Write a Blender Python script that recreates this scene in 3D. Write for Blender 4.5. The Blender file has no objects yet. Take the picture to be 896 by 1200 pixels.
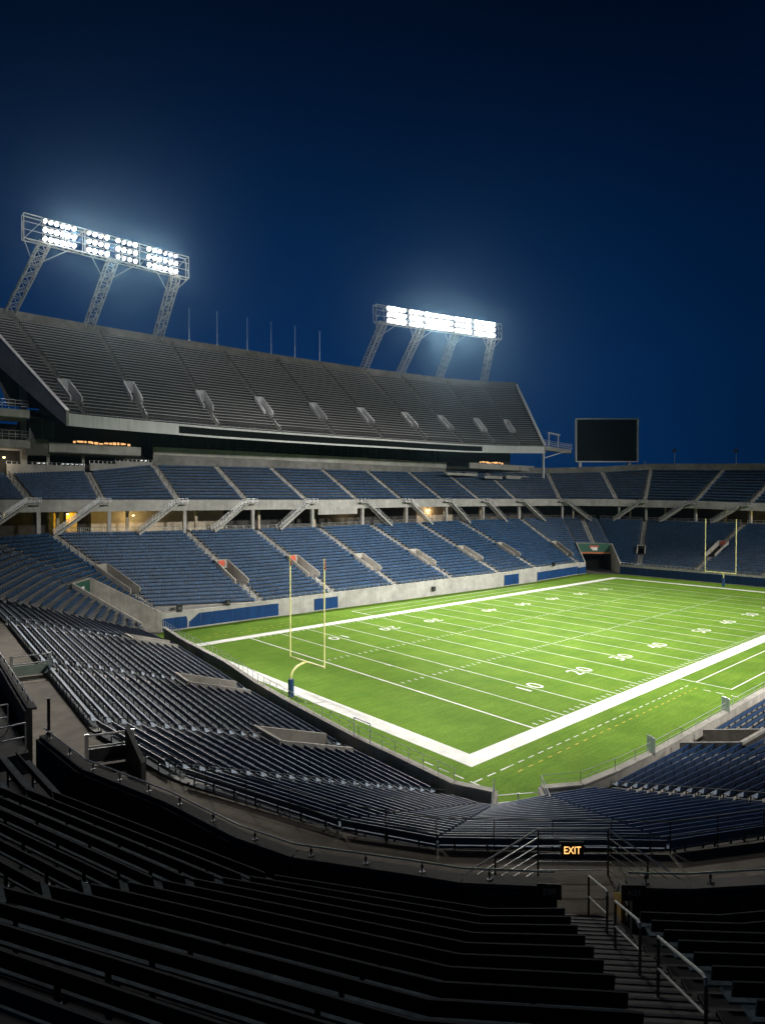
import bpy, math, random
import numpy as np
from mathutils import Vector, Matrix
random.seed(7)
scene = bpy.context.scene
COL = scene.collection
R = math.radians

# ------------------------------------------------------------------ camera geometry (calibrated from the pitch)
CAM = np.array([-38.05, -32.47, 19.95]); YAW = 48.3233; PITCH = -1.0766; FPX = 745.0
_cy, _sy, _cp, _sp = math.cos(R(YAW)), math.sin(R(YAW)), math.cos(R(PITCH)), math.sin(R(PITCH))
FWD = np.array([_cy*_cp, _sy*_cp, _sp]); RGT = np.array([_sy, -_cy, 0.0]); UPV = np.cross(RGT, FWD)
def ray(px, py): return FWD + RGT*(px-448)/FPX - UPV*(py-600)/FPX
def at(px, py, x=None, y=None, z=None):
    """the point of a known plane (x=, y= or z=) that is seen at a pixel"""
    d = ray(px, py); i, v = (0, x) if x is not None else ((1, y) if y is not None else (2, z))
    return CAM + d*(v-CAM[i])/d[i]
def pix(p):
    d = np.asarray(p)-CAM; w = d@FWD
    if w < .1: return (-9999, -9999)
    return 448+FPX*(d@RGT)/w, 600-FPX*(d@UPV)/w

# ------------------------------------------------------------------ materials
def mat(name, col, rough=.7, metal=0., var=.12, scale=1.5, bump=0., stain=0., emit=None, estr=0., island=0., spec=.5, alpha=None, streak=0., joints=None):
    m = bpy.data.materials.new(name); m.use_nodes = True
    nt = m.node_tree; N = nt.nodes; L = nt.links; b = N['Principled BSDF']
    b.inputs['Roughness'].default_value = rough; b.inputs['Metallic'].default_value = metal
    b.inputs['Specular IOR Level'].default_value = spec
    tc = N.new('ShaderNodeTexCoord'); src = tc.outputs['Object']
    no = N.new('ShaderNodeTexNoise'); no.inputs['Scale'].default_value = scale; no.inputs['Detail'].default_value = 5
    L.new(src, no.inputs['Vector'])
    mr = N.new('ShaderNodeMapRange'); mr.inputs['From Min'].default_value = .3; mr.inputs['From Max'].default_value = .7
    mr.inputs['To Min'].default_value = 1-var; mr.inputs['To Max'].default_value = 1+var
    L.new(no.outputs['Fac'], mr.inputs['Value']); fac = mr.outputs['Result']
    def mul(a, bsock):
        q = N.new('ShaderNodeMath'); q.operation = 'MULTIPLY'; L.new(a, q.inputs[0]); L.new(bsock, q.inputs[1]); return q.outputs[0]
    if island:
        g = N.new('ShaderNodeNewGeometry'); r2 = N.new('ShaderNodeMapRange')
        r2.inputs['To Min'].default_value = 1-island; r2.inputs['To Max'].default_value = 1+island
        L.new(g.outputs['Random Per Island'], r2.inputs['Value']); fac = mul(fac, r2.outputs['Result'])
    if stain:
        n2 = N.new('ShaderNodeTexNoise'); n2.inputs['Scale'].default_value = scale*.23; n2.inputs['Detail'].default_value = 8; n2.inputs['Roughness'].default_value = .7
        L.new(src, n2.inputs['Vector']); r3 = N.new('ShaderNodeMapRange')
        r3.inputs['From Min'].default_value = .42; r3.inputs['From Max'].default_value = .62; r3.inputs['To Min'].default_value = 1-stain; r3.inputs['To Max'].default_value = 1.05
        L.new(n2.outputs['Fac'], r3.inputs['Value']); fac = mul(fac, r3.outputs['Result'])
    if streak:
        mp = N.new('ShaderNodeMapping'); mp.inputs['Scale'].default_value = (2.2, 2.2, .12); L.new(src, mp.inputs['Vector'])
        n3 = N.new('ShaderNodeTexNoise'); n3.inputs['Scale'].default_value = 1.0; n3.inputs['Detail'].default_value = 6
        L.new(mp.outputs['Vector'], n3.inputs['Vector']); r4 = N.new('ShaderNodeMapRange')
        r4.inputs['From Min'].default_value = .4; r4.inputs['From Max'].default_value = .65; r4.inputs['To Min'].default_value = 1-streak; r4.inputs['To Max'].default_value = 1.04
        L.new(n3.outputs['Fac'], r4.inputs['Value']); fac = mul(fac, r4.outputs['Result'])
    vm = N.new('ShaderNodeVectorMath'); vm.operation = 'SCALE'; vm.inputs[0].default_value = col
    L.new(fac, vm.inputs['Scale']); L.new(vm.outputs['Vector'], b.inputs['Base Color'])
    if bump:
        n4 = N.new('ShaderNodeTexNoise'); n4.inputs['Scale'].default_value = scale*14; n4.inputs['Detail'].default_value = 4
        L.new(src, n4.inputs['Vector']); bp = N.new('ShaderNodeBump'); bp.inputs['Strength'].default_value = bump; bp.inputs['Distance'].default_value = .03
        L.new(n4.outputs['Fac'], bp.inputs['Height']); L.new(bp.outputs['Normal'], b.inputs['Normal'])
    if emit:
        b.inputs['Emission Color'].default_value = (*emit, 1); b.inputs['Emission Strength'].default_value = estr
    return m

M = dict(
    concrete=mat('pale_concrete', (.37, .36, .335), .85, var=.12, scale=.8, bump=.25, stain=.22, streak=.08),
    concrete_warm=mat('warm_concrete', (.40, .375, .33), .85, var=.16, scale=.9, bump=.3, stain=.26, streak=.10),
    concrete_deck=mat('deck_concrete', (.20, .195, .185), .9, var=.2, scale=.7, bump=.3, stain=.3),
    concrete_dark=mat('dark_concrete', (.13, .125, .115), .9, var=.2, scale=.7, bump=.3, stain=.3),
    stand_floor=mat('stand_floor_concrete', (.22, .218, .21), .9, var=.15, scale=.7, bump=.2, stain=.25),
    slate_floor=mat('dark_slate_floor', (.052, .062, .074), .85, var=.25, scale=1.2, stain=.3),  # dark blue-grey floor of the left and corner bench blocks
    deck_floor=mat('dark_deck_floor', (.060, .058, .056), .9, var=.2, scale=.5, stain=.3),  # dark mottled floor between the upper-deck and foreground benches
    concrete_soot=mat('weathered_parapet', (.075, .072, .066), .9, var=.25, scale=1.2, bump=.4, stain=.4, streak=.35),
    walk=mat('walkway_concrete', (.155, .130, .098), .9, var=.2, scale=1.1, bump=.3, stain=.35),
    fascia=mat('white_fascia', (.62, .62, .63), .5, var=.06, scale=.3, streak=.12),
    seat=mat('navy_seat_plastic', (.018, .056, .122), .5, var=.08, scale=2, island=.34, spec=.24),
    pad=mat('blue_padding', (.006, .040, .135), .75, spec=.2, var=.12, scale=.6, streak=.15),
    padend=mat('navy_padding', (.006, .026, .078), .8, spec=.2, var=.12, scale=.6, streak=.15),
    alu=mat('weathered_aluminium', (.50, .51, .52), .55, .2, var=.06, scale=.4, island=.10),
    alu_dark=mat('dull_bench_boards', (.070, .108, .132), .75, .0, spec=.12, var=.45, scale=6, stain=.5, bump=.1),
    alu_grey=mat('grey_bench_boards', (.29, .36, .45), .7, .0, spec=.25, var=.2, scale=4, stain=.3, island=.15),
    back_navy=mat('navy_backrest', (.030, .068, .140), .5, var=.15, scale=3, island=.15),
    back_blue=mat('blue_backrest', (.022, .066, .165), .45, var=.15, scale=3, island=.15),
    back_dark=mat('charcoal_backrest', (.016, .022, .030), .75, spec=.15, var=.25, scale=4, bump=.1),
    steel=mat('galvanised_steel', (.74, .75, .75), .32, .85, var=.12, scale=5),
    rail_paint=mat('grey_rail_paint', (.40, .41, .40), .6, var=.1, scale=4),
    steel_dark=mat('dark_steel', (.06, .063, .067), .45, .6, var=.15, scale=5),
    truss=mat('grey_truss_paint', (.45, .45, .43), .55, .2, var=.12, scale=2),
    yellow=mat('yellow_post_paint', (.88, .82, .36), .45, var=.05, scale=2),
    ribbon=mat('orange_ribbon', (.72, .16, .06), .7, var=.05),
    padpost=mat('post_padding', (.008, .045, .13), .5, var=.08),
    black=mat('black_plastic', (.012, .013, .015), .4, var=.1),
    screen=mat('dark_screen', (.004, .006, .006), .7, var=.1, scale=.5, spec=.1),
    glass=mat('dark_glazing', (.015, .022, .022), .12, var=.1, scale=.5, spec=.8),
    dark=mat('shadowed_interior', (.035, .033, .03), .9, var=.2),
    green=mat('green_banner', (.015, .085, .055), .6, var=.08, scale=.8),
    red=mat('red_print', (.55, .09, .05), .6, var=.1), white=mat('white_print', (.75, .74, .70), .6, var=.05),
    orange_wall=mat('orange_stripe', (.5, .12, .03), .6, var=.1),
    beige=mat('beige_block_wall', (.42, .36, .27), .85, var=.1, scale=1, stain=.2),
    yellow_wall=mat('yellow_paint_and_lamplight', (.36, .22, .03), .6, var=.15, scale=1.5, stain=.3),  # landing safety paint; also lamplight colour painted on the concourse panels
    mesh=mat('green_mesh_panel', (.34, .44, .37), .6, var=.12, scale=3),
    line=mat('white_line_paint', (.70, .70, .66), .8, var=.10, scale=.9, stain=.14),
    yline=mat('yellow_line_paint', (.50, .40, .03), .8, var=.12, scale=.9),
    lamp_glow=mat('floodlight_lens', (.8, .8, .8), .3, emit=(1, .97, .90), estr=26.0),
    lamp_mid=mat('floodlight_lens_softer', (.8, .8, .8), .3, emit=(1, .95, .93), estr=5.0),
    lamp_dim=mat('floodlight_lens_violet', (.8, .8, .8), .3, emit=(.85, .74, 1.0), estr=3.2),
    house=mat('lamp_housing', (.22, .22, .22), .5, .5),
    sign_glow=mat('lit_letters', (.8, .5, .2), .5, emit=(1.0, .50, .16), estr=1.9),
    plate=mat('section_plate', (.02, .021, .022), .6, var=.1), plate_text=mat('section_text', (.42, .42, .40), .6, var=.1),
    warm_lamp=mat('warm_lamp', (.8, .7, .4), .5, emit=(1.0, .66, .24), estr=9.0),
    bar_glow=mat('bar_lights', (.8, .5, .2), .5, emit=(1.0, .52, .20), estr=1.1),
    asphalt=mat('dark_asphalt', (.045, .045, .045), .95, var=.2, scale=.05),
)

def turf_material():
    m = bpy.data.materials.new('artificial_turf'); m.use_nodes = True
    nt = m.node_tree; N = nt.nodes; L = nt.links; b = N['Principled BSDF']
    b.inputs['Roughness'].default_value = .9; b.inputs['Specular IOR Level'].default_value = .15
    tc = N.new('ShaderNodeTexCoord'); sp = N.new('ShaderNodeSeparateXYZ'); L.new(tc.outputs['Object'], sp.inputs[0])
    # nap bands: one every five yards, alternately laid
    a = N.new('ShaderNodeMath'); a.operation = 'MULTIPLY_ADD'; a.inputs[1].default_value = math.pi/4.93; a.inputs[2].default_value = -8.56*math.pi/4.93
    L.new(sp.outputs['X'], a.inputs[0]); s = N.new('ShaderNodeMath'); s.operation = 'SINE'; L.new(a.outputs[0], s.inputs[0])
    st = N.new('ShaderNodeMapRange'); st.inputs['From Min'].default_value = -.15; st.inputs['From Max'].default_value = .15; st.inputs['To Min'].default_value = .965; st.inputs['To Max'].default_value = 1.035
    L.new(s.outputs[0], st.inputs['Value'])
    mp = N.new('ShaderNodeMapping'); mp.inputs['Scale'].default_value = (.25, 3.0, 1); L.new(tc.outputs['Object'], mp.inputs['Vector'])
    n0 = N.new('ShaderNodeTexNoise'); n0.inputs['Scale'].default_value = 1.0; n0.inputs['Detail'].default_value = 6; L.new(mp.outputs['Vector'], n0.inputs['Vector'])
    n1 = N.new('ShaderNodeTexNoise'); n1.inputs['Scale'].default_value = .22; n1.inputs['Detail'].default_value = 7; n1.inputs['Roughness'].default_value = .65; L.new(tc.outputs['Object'], n1.inputs['Vector'])
    n2 = N.new('ShaderNodeTexNoise'); n2.inputs['Scale'].default_value = 4.5; n2.inputs['Detail'].default_value = 6; L.new(tc.outputs['Object'], n2.inputs['Vector'])
    def rng(src, lo, hi, fa=.35, fb=.65):
        r = N.new('ShaderNodeMapRange'); r.inputs['From Min'].default_value = fa; r.inputs['From Max'].default_value = fb
        r.inputs['To Min'].default_value = lo; r.inputs['To Max'].default_value = hi; L.new(src, r.inputs['Value']); return r.outputs['Result']
    def mul(x, y):
        q = N.new('ShaderNodeMath'); q.operation = 'MULTIPLY'; L.new(x, q.inputs[0]); L.new(y, q.inputs[1]); return q.outputs[0]
    f = mul(mul(st.outputs['Result'], rng(n0.outputs['Fac'], .90, 1.1)), mul(rng(n1.outputs['Fac'], .93, 1.06), rng(n2.outputs['Fac'], .86, 1.14)))
    mix = N.new('ShaderNodeMix'); mix.data_type = 'RGBA'; mix.inputs['A'].default_value = (.086, .180, .009, 1); mix.inputs['B'].default_value = (.112, .200, .016, 1)
    L.new(rng(n1.outputs['Fac'], 0, 1), mix.inputs['Factor'])
    vm = N.new('ShaderNodeVectorMath'); vm.operation = 'SCALE'; L.new(mix.outputs['Result'], vm.inputs[0]); L.new(f, vm.inputs['Scale'])
    L.new(vm.outputs['Vector'], b.inputs['Base Color'])
    n3 = N.new('ShaderNodeTexNoise'); n3.inputs['Scale'].default_value = 30; L.new(tc.outputs['Object'], n3.inputs['Vector'])
    bp = N.new('ShaderNodeBump'); bp.inputs['Strength'].default_value = .4; bp.inputs['Distance'].default_value = .03; L.new(n3.outputs['Fac'], bp.inputs['Height']); L.new(bp.outputs['Normal'], b.inputs['Normal'])
    return m
M['turf'] = turf_material()

# ------------------------------------------------------------------ mesh helpers
V3 = lambda *a: np.array(a, float)
def unit(v): v = np.asarray(v, float); return v/np.linalg.norm(v)
class MB:
    def __init__(s): s.v = []; s.f = []; s.m = []; s.cur = 0
    def quad(s, a, b, c, d):
        n = len(s.v); s.v += [tuple(a), tuple(b), tuple(c), tuple(d)]; s.f.append((n, n+1, n+2, n+3)); s.m.append(s.cur); return s
    def hexa(s, p):     # p: bottom 4 (ccw), top 4
        n = len(s.v); s.v += [tuple(q) for q in p]
        for f in ((3, 2, 1, 0), (4, 5, 6, 7), (0, 1, 5, 4), (1, 2, 6, 5), (2, 3, 7, 6), (3, 0, 4, 7)): s.f.append(tuple(n+i for i in f)); s.m.append(s.cur)
        return s
    def box(s, c, sx, sy, sz, rot=0.):
        c = np.asarray(c, float); ca, sa = math.cos(rot), math.sin(rot); X = V3(ca, sa, 0)*sx/2; Y = V3(-sa, ca, 0)*sy/2; Z = V3(0, 0, sz/2)
        return s.hexa([c-X-Y-Z, c+X-Y-Z, c+X+Y-Z, c-X+Y-Z, c-X-Y+Z, c+X-Y+Z, c+X+Y+Z, c-X+Y+Z])
    def bar(s, p, q, w, h):
        p = np.asarray(p, float); q = np.asarray(q, float); d = unit(q-p)
        side = np.cross(d, V3(0, 0, 1)); side = unit(side) if np.linalg.norm(side) > 1e-3 else V3(1, 0, 0); up = np.cross(side, d)
        a = side*w/2; b = up*h/2
        return s.hexa([p-a-b, p+a-b, q+a-b, q-a-b, p-a+b, p+a+b, q+a+b, q-a+b])
    def tube(s, pts, r, n=6):
        pts = [np.asarray(p, float) for p in pts]; rings = []
        for i, p in enumerate(pts):
            d = unit((pts[min(i+1, len(pts)-1)]-pts[max(i-1, 0)]))
            a = np.cross(d, V3(0, 0, 1)); a = unit(a) if np.linalg.norm(a) > 1e-3 else V3(1, 0, 0); b = np.cross(d, a)
            k = len(s.v); s.v += [tuple(p+r*(a*math.cos(2*math.pi*j/n)+b*math.sin(2*math.pi*j/n))) for j in range(n)]; rings.append(k)
        for k0, k1 in zip(rings[:-1], rings[1:]):
            for j in range(n): s.f.append((k0+j, k0+(j+1) % n, k1+(j+1) % n, k1+j)); s.m.append(s.cur)
        for k, rev in ((rings[0], True), (rings[-1], False)):
            f = tuple(k+j for j in range(n)); s.f.append(f[::-1] if rev else f); s.m.append(s.cur)
        return s
    def disc(s, c, nrm, r, depth, n=10):
        nrm = unit(nrm); return s.tube([np.asarray(c)-nrm*depth/2, np.asarray(c)+nrm*depth/2], r, n)
    def wall(s, p, q, zb0, zt0, zb1, zt1, th):       # upright wall from p to q (plan), thickness th to the left of p->q
        p = np.asarray(p, float)[:2]; q = np.asarray(q, float)[:2]; d = unit(q-p); n = np.array([-d[1], d[0]])*th
        P = lambda a, z: V3(a[0], a[1], z)
        return s.hexa([P(p, zb0), P(q, zb1), P(q+n, zb1), P(p+n, zb0), P(p, zt0), P(q, zt1), P(q+n, zt1), P(p+n, zt0)])
    def prism(s, poly, z0, z1):
        k = len(s.v); n = len(poly); s.v += [(p[0], p[1], z0) for p in poly]+[(p[0], p[1], z1) for p in poly]
        s.f.append(tuple(range(k+n-1, k-1, -1))); s.f.append(tuple(range(k+n, k+2*n))); s.m += [s.cur]*2
        for i in range(n): j = (i+1) % n; s.f.append((k+i, k+j, k+n+j, k+n+i)); s.m.append(s.cur)
        return s
    def build(s, name, m, parent=None, origin=None):
        me = bpy.data.meshes.new(name); o3 = np.zeros(3) if origin is None else np.asarray(origin, float)
        vv = [tuple(np.asarray(v)-o3) for v in s.v] if origin is not None else s.v
        me.from_pydata(vv, [], s.f); ms = m if isinstance(m, (list, tuple)) else [m]
        for x in ms: me.materials.append(x)
        if len(ms) > 1: me.polygons.foreach_set('material_index', s.m)
        me.update(); o = bpy.data.objects.new(name, me); COL.objects.link(o)
        if origin is not None: o.location = o3
        if parent is not None:
            o.parent = parent; o.location = Vector(o3)-wloc(parent)
        return o
def wloc(o):
    v = Vector((0, 0, 0))
    while o is not None: v = v+o.location; o = o.parent
    return v
def tag(o, label=None, cat=None, group=None, kind=None):
    if label: o['label'] = label
    if cat: o['category'] = cat
    if group: o['group'] = group
    if kind: o['kind'] = kind
    return o
def thing(name, label, cat, loc=(0, 0, 0), group=None):
    o = bpy.data.objects.new(name, None); COL.objects.link(o); o.location = loc; o.empty_display_size = .3
    return tag(o, label, cat, group)
def text_mesh(txt, size, mtl, name, loc, xdir, up, parent=None, align='CENTER', extrude=.0, sx=1.0):
    cu = bpy.data.curves.new(name, 'FONT'); cu.body = txt; cu.size = size; cu.align_x = align; cu.align_y = 'CENTER'; cu.extrude = extrude
    tmp = bpy.data.objects.new(name, cu); COL.objects.link(tmp); dg = bpy.context.evaluated_depsgraph_get()
    me = bpy.data.meshes.new_from_object(tmp.evaluated_get(dg)); bpy.data.objects.remove(tmp); me.materials.clear(); me.materials.append(mtl)
    X = unit(xdir); Y = unit(np.asarray(up, float)-X*np.dot(up, X)); Z = np.cross(X, Y)
    mw = Matrix(((X[0]*sx, Y[0], Z[0], 0), (X[1]*sx, Y[1], Z[1], 0), (X[2]*sx, Y[2], Z[2], 0), (0, 0, 0, 1)))
    me.transform(mw); o = bpy.data.objects.new(name, me); COL.objects.link(o); o.location = Vector(loc)
    if parent is not None: o.parent = parent; o.location = Vector(loc)-wloc(parent)
    return o
ORD = ['first', 'second', 'third', 'fourth', 'fifth', 'sixth', 'seventh', 'eighth', 'ninth', 'tenth', 'eleventh', 'twelfth', 'thirteenth', 'fourteenth', 'fifteenth', 'sixteenth',
       'seventeenth', 'eighteenth', 'nineteenth', 'twentieth', 'twenty-first', 'twenty-second', 'twenty-third', 'twenty-fourth', 'twenty-fifth', 'twenty-sixth', 'twenty-seventh',
       'twenty-eighth', 'twenty-ninth', 'thirtieth', 'thirty-first', 'thirty-second', 'thirty-third', 'thirty-fourth', 'thirty-fifth', 'thirty-sixth', 'thirty-seventh']

# ------------------------------------------------------------------ ground, turf and paint
g = MB().quad((-90, -110, -.3), (220, -110, -.3), (220, 160, -.3), (-90, 160, -.3)).build('ground', M['asphalt']); tag(g, kind='structure')
t = MB().quad((-14, -18, 0), (126, -18, 0), (126, 68, 0), (-14, 68, 0)).build('turf', M['turf']); tag(t, kind='structure')
FW, FL = 48.55, 113.9
def rect(mb, x0, x1, y0, y1, z): mb.quad((x0, y0, z), (x1, y0, z), (x1, y1, z), (x0, y1, z))
b = MB(); z = .008
rect(b, -1.75, FL+1.45, -1.7, 0, z); rect(b, -1.75, FL+1.45, FW, FW+1.75, z); rect(b, -1.75, 0, 0, FW, z); rect(b, FL, FL+1.45, 0, FW, z)
tag(b.build('field_border', M['line']), kind='structure')
LX = [8.56, 13.5, 18.42, 23.33, 28.28, 33.2, 38.05, 42.9, 47.75, 52.8, 57.85, 62.7, 67.7]+[67.7+5.157*k for k in range(1, 8)]
b = MB()
for i, x in enumerate(LX): w = .11 if i in (0, 19) else .065; rect(b, x-w, x+w, 0, FW, .006)
tag(b.build('yard_lines', M['line']), kind='structure')
b = MB()
for x0, x1 in zip(LX[:-1], LX[1:]):
    for k in range(1, 5):
        x = x0+(x1-x0)*k/5
        for y0, y1 in ((.25, .85), (17.35, 17.95), (30.7, 31.3), (FW-.85, FW-.25)): rect(b, x-.06, x+.06, y0, y1, .006)
for x0 in (13.4, LX[-1]-3): rect(b, x0-.06, x0+.06, 23.8, 24.8, .0065)
tag(b.build('hash_marks', M['line']), kind='structure')
b = MB()
k = 0
x = .3
while x < 31.6: rect(b, x, x+.7, -3.53, -3.44, .006); x += 1.28
for y in (-5.2, -6.45, -7.9): rect(b, 31.3, 31.43, y-.75, y, .006)
rect(b, 33.6, 33.75, -7.2, -1.7, .006); rect(b, 33.75, 90, -3.6, -3.45, .006); rect(b, 33.75, 90, -7.2, -7.05, .006)
for x in [-3.6+1.5*k for k in range(3)]: rect(b, x, x+.9, -3.55, -3.42, .006)
for y in [-4.1+1.5*k for k in range(4)]: rect(b, -3.75, -3.62, y, y+.9, .006)
rect(b, 33.4, 33.6, 50.3, 56.2, .006); rect(b, 33.6, 90, 56.0, 56.12, .006); rect(b, 33.6, 84, 52.9, 53.0, .006)
tag(b.build('sideline_markings', M['line']), kind='structure')
b = MB(); x = .2
while x < 31.5: rect(b, x, x+.55, -4.52, -4.43, .006); x += 1.28
x = 4.
while x < 32: rect(b, x, x+.6, 53.0, 53.12, .006); x += 1.35
x = 6.
while x < 26: rect(b, x, x+.6, 54.6, 54.72, .006); x += 1.9
tag(b.build('yellow_dashes', M['yline']), kind='structure')
nums_near = [(18.42, '10'), (28.28, '20'), (38.05, '30'), (47.75, '40'), (62.7, '50'), (72.86, '40'), (83.17, '30'), (93.5, '20')]
nums_far = [(18.42, '10'), (28.28, '20'), (38.05, '30'), (52.8, '40'), (62.7, '50'), (72.86, '40'), (83.2, '30'), (93.5, '20')]
k = 0
for lst, y, xd in ((nums_near, 7.35, 1), (nums_far, 40.5, -1)):
    for x, s in lst:
        for ch, dx in ((s[0], -1.0), (s[1], 1.0)):
            o = text_mesh(ch, 2.85, M['line'], 'yard_number', (x+dx*xd, y, .012+.001*(k % 2)), (xd, 0, 0), (0, xd, 0), sx=1.05); tag(o, kind='structure'); k += 1

# ------------------------------------------------------------------ stands built as fans of stepped rows
def lerp(a, b, f): return a+(b-a)*f
class Stand:
    def __init__(s, st, n, gap=.62):
        s.st = [(np.array(a, float), np.array(c, float)) for a, c in st]; s.n = n; s.gapd = gap; s.vom = {}; s.kstart = {}; s.noaisle = set()
    def gap(s, j, k):
        if j in s.noaisle: return 0.
        if j in s.vom:
            k0, k1, w = s.vom[j][:3]
            if k0 <= k < k1: return w
        return getattr(s, 'wide', {}).get(j, s.gapd)
    def pt(s, j, k): return lerp(*s.st[j], k/s.n)
    def ends(s, i, k, kk=None):      # edge points of section i at row line k (gap taken for row kk)
        kk = k if kk is None else kk
        A, B = s.pt(i, k), s.pt(i+1, k); u = B-A; u[2] = 0; L = np.linalg.norm(u); u /= L
        ga, gb = s.gap(i, int(kk)), s.gap(i+1, int(kk))
        if ga+gb > L*.9: sc = L*.9/(ga+gb); ga *= sc; gb *= sc
        return A+u*ga, B-u*gb
    def flat(s, p, z): return V3(p[0], p[1], z)
    def terrace(s, i, mb):
        k0 = s.kstart.get(i, 0)
        for k in range(k0, s.n):
            a0, b0 = s.ends(i, k, k); a1, b1 = s.ends(i, k+1, k)
            mb.quad(s.flat(a0, a0[2]), s.flat(b0, b0[2]), s.flat(b1, b0[2]), s.flat(a1, a0[2]))
            mb.quad(s.flat(a1, a0[2]), s.flat(b1, b0[2]), b1, a1)
        a0, b0 = s.ends(i, k0, k0); mb.quad(a0-V3(0, 0, 1.2), b0-V3(0, 0, 1.2), b0, a0)
    def stair(s, j, mb, cuts=(), ka=0, kb=99):
        for k in range(ka, min(kb, s.n)):
            if j in s.vom and s.vom[j][0] <= k < s.vom[j][1]: continue
            if any(c0 <= k < c1 for c0, c1 in cuts): continue
            for h in (0, .5):
                def e(kk):
                    l = s.ends(j-1, kk, k)[1] if j > 0 else s.pt(j, kk); r = s.ends(j, kk, k)[0] if j < len(s.st)-1 else s.pt(j, kk)
                    return l, r
                l0, r0 = e(k+h); l1, r1 = e(k+h+.5); dz = .5*(s.pt(j, k+1)[2]-s.pt(j, k)[2])
                z0 = s.pt(j, k)[2]+2*h*dz+.012
                mb.quad(s.flat(l0, z0), s.flat(r0, z0), s.flat(r1, z0), s.flat(l1, z0)); mb.quad(s.flat(l1, z0), s.flat(r1, z0), s.flat(r1, z0+dz), s.flat(l1, z0+dz))
    def runs(s, j):
        if j in s.vom: k0, k1 = s.vom[j][:2]; return [r for r in ((0, k0), (k1, s.n)) if r[1]-r[0] > 0]
        return [(0, s.n)]
    def aisles(s, j, parent, mtl, cuts=(), every=2, lat=.35, h=.9, rmat=None, r=.045):
        for ka, kb in s.runs(j):
            if cuts and kb <= cuts[0][1]: continue
            mb = MB(); s.stair(j, mb, cuts=cuts, ka=ka, kb=kb); mb.build('stair_aisle', mtl, parent)
            ka = max(ka, cuts[0][1]) if cuts else ka
            if kb-ka > 1.5: mb = MB(); s.rail(j, mb, ka+.5, kb-.4, h, every, r, lat); mb.build('aisle_rail', rmat or M['black'], parent)
    def rail(s, j, mb, k0, k1, h=.9, every=3, r=.03, lat=0.):
        d = unit(np.array([*(s.st[j][1]-s.st[j][0])[:2], 0])); off = V3(-d[1], d[0], 0)*lat
        a, c = s.pt(j, k0)+off, s.pt(j, k1)+off; up = V3(0, 0, h); mb.tube([a+up, c+up], r, 5); mb.tube([a+up*.5, c+up*.5], r*.7, 4)
        k = k0
        while k <= k1+.01: p = s.pt(j, k)+off; mb.tube([p, p+up], r*1.15, 5); k += every
    def vomitory(s, j, parent, wall_mat, top=.95, label=None, th=.2, sign=None, sign_text=None):
        k0, k1, w = s.vom[j][:3]; zf = s.pt(j, k0)[2]+.02
        L = lambda k: s.ends(j-1, k, k0)[1] if j > 0 else None
        Rr = lambda k: s.ends(j, k, k0)[0] if j < len(s.st)-1 else None
        for side, fn in (('l', L), ('r', Rr)):
            a, c = fn(k0), fn(k1); d = unit((c-a)[:2]); 
            mb = MB(); sg = 1 if side == 'l' else -1
            q = (a, c) if side == 'l' else (c, a)
            za, zc = (a[2]+top, c[2]+top) if side == 'l' else (c[2]+top, a[2]+top)
            mb.wall(q[0], q[1], zf-.3, za, zf-.3, zc, th); o = mb.build('portal_wall', wall_mat, parent)
        la, ra, lc, rc = L(k0), Rr(k0), L(k1), Rr(k1)
        mb = MB(); mb.cur = 0
        d = V3(*(unit((lc-la)[:2])), 0)*3.5
        F = s.flat
        mb.quad(F(la, zf), F(ra, zf), F(rc+d, zf), F(lc+d, zf)); o = mb.build('portal_floor', M['concrete_dark'], parent)
        mb = MB(); hz = min(zf+2.3, lc[2]+top-.2)
        mb.wall(lc, rc, hz, lc[2]+top, hz, rc[2]+top, .2)
        mb.build('portal_lintel', wall_mat, parent)
        mb = MB()
        mb.quad(F(lc, zf), F(lc+d, zf), F(lc+d, hz), F(lc, hz)); mb.quad(F(rc, zf), F(rc+d, zf), F(rc+d, hz), F(rc, hz)); mb.quad(F(lc+d, zf), F(rc+d, zf), F(rc+d, hz), F(lc+d, hz)); mb.quad(F(lc, hz), F(rc, hz), F(rc+d, hz), F(lc+d, hz))
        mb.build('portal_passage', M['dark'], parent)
        return lc, rc, zf, hz

def seat_template():
    q = []
    def add(pts): q.append(pts)
    mb = MB()
    # seat pan with a raised lip, and a reclined shell back
    mb.hexa([(-.24, -.26, .42), (.24, -.26, .42), (.23, .18, .40), (-.23, .18, .40), (-.24, -.26, .49), (.24, -.26, .49), (.23, .18, .46), (-.23, .18, .46)])
    mb.hexa([(-.235, .17, .44), (.235, .17, .44), (.235, .22, .44), (-.235, .22, .44), (-.205, .27, .84), (.205, .27, .84), (.205, .32, .84), (-.205, .32, .84)])
    return np.array(mb.v), mb.f
SEAT_V, SEAT_F = seat_template()
ALLSEATS = []     # (x, y, z, angle, section phrase, row, number, size)
def seat_rows(s, i, phrase, pitch=.53, kfrom=0, kto=None, sc=1.0):
    for k in range(max(kfrom, s.kstart.get(i, 0)), s.n if kto is None else kto):
        a, c = s.ends(i, k+.5, k); z0 = s.ends(i, k, k)[0][2]; z1 = s.ends(i, k, k)[1][2]
        d = (c-a)[:2]; L = np.linalg.norm(d)
        if L < .6: continue
        n = int((L-.1)//pitch); u = d/L; ang = math.atan2(u[1], u[0])
        F, B = s.st[i]; out = (B-F)[:2]
        if u[0]*out[1]-u[1]*out[0] < 0: ang += math.pi
        off = (L-n*pitch)/2
        for q in range(n):
            f = (off+(q+.5)*pitch)/L; p = a[:2]+(c-a)[:2]*f
            ALLSEATS.append((p[0], p[1], lerp(z0, z1, f), ang, phrase, k, q, sc))

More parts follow.
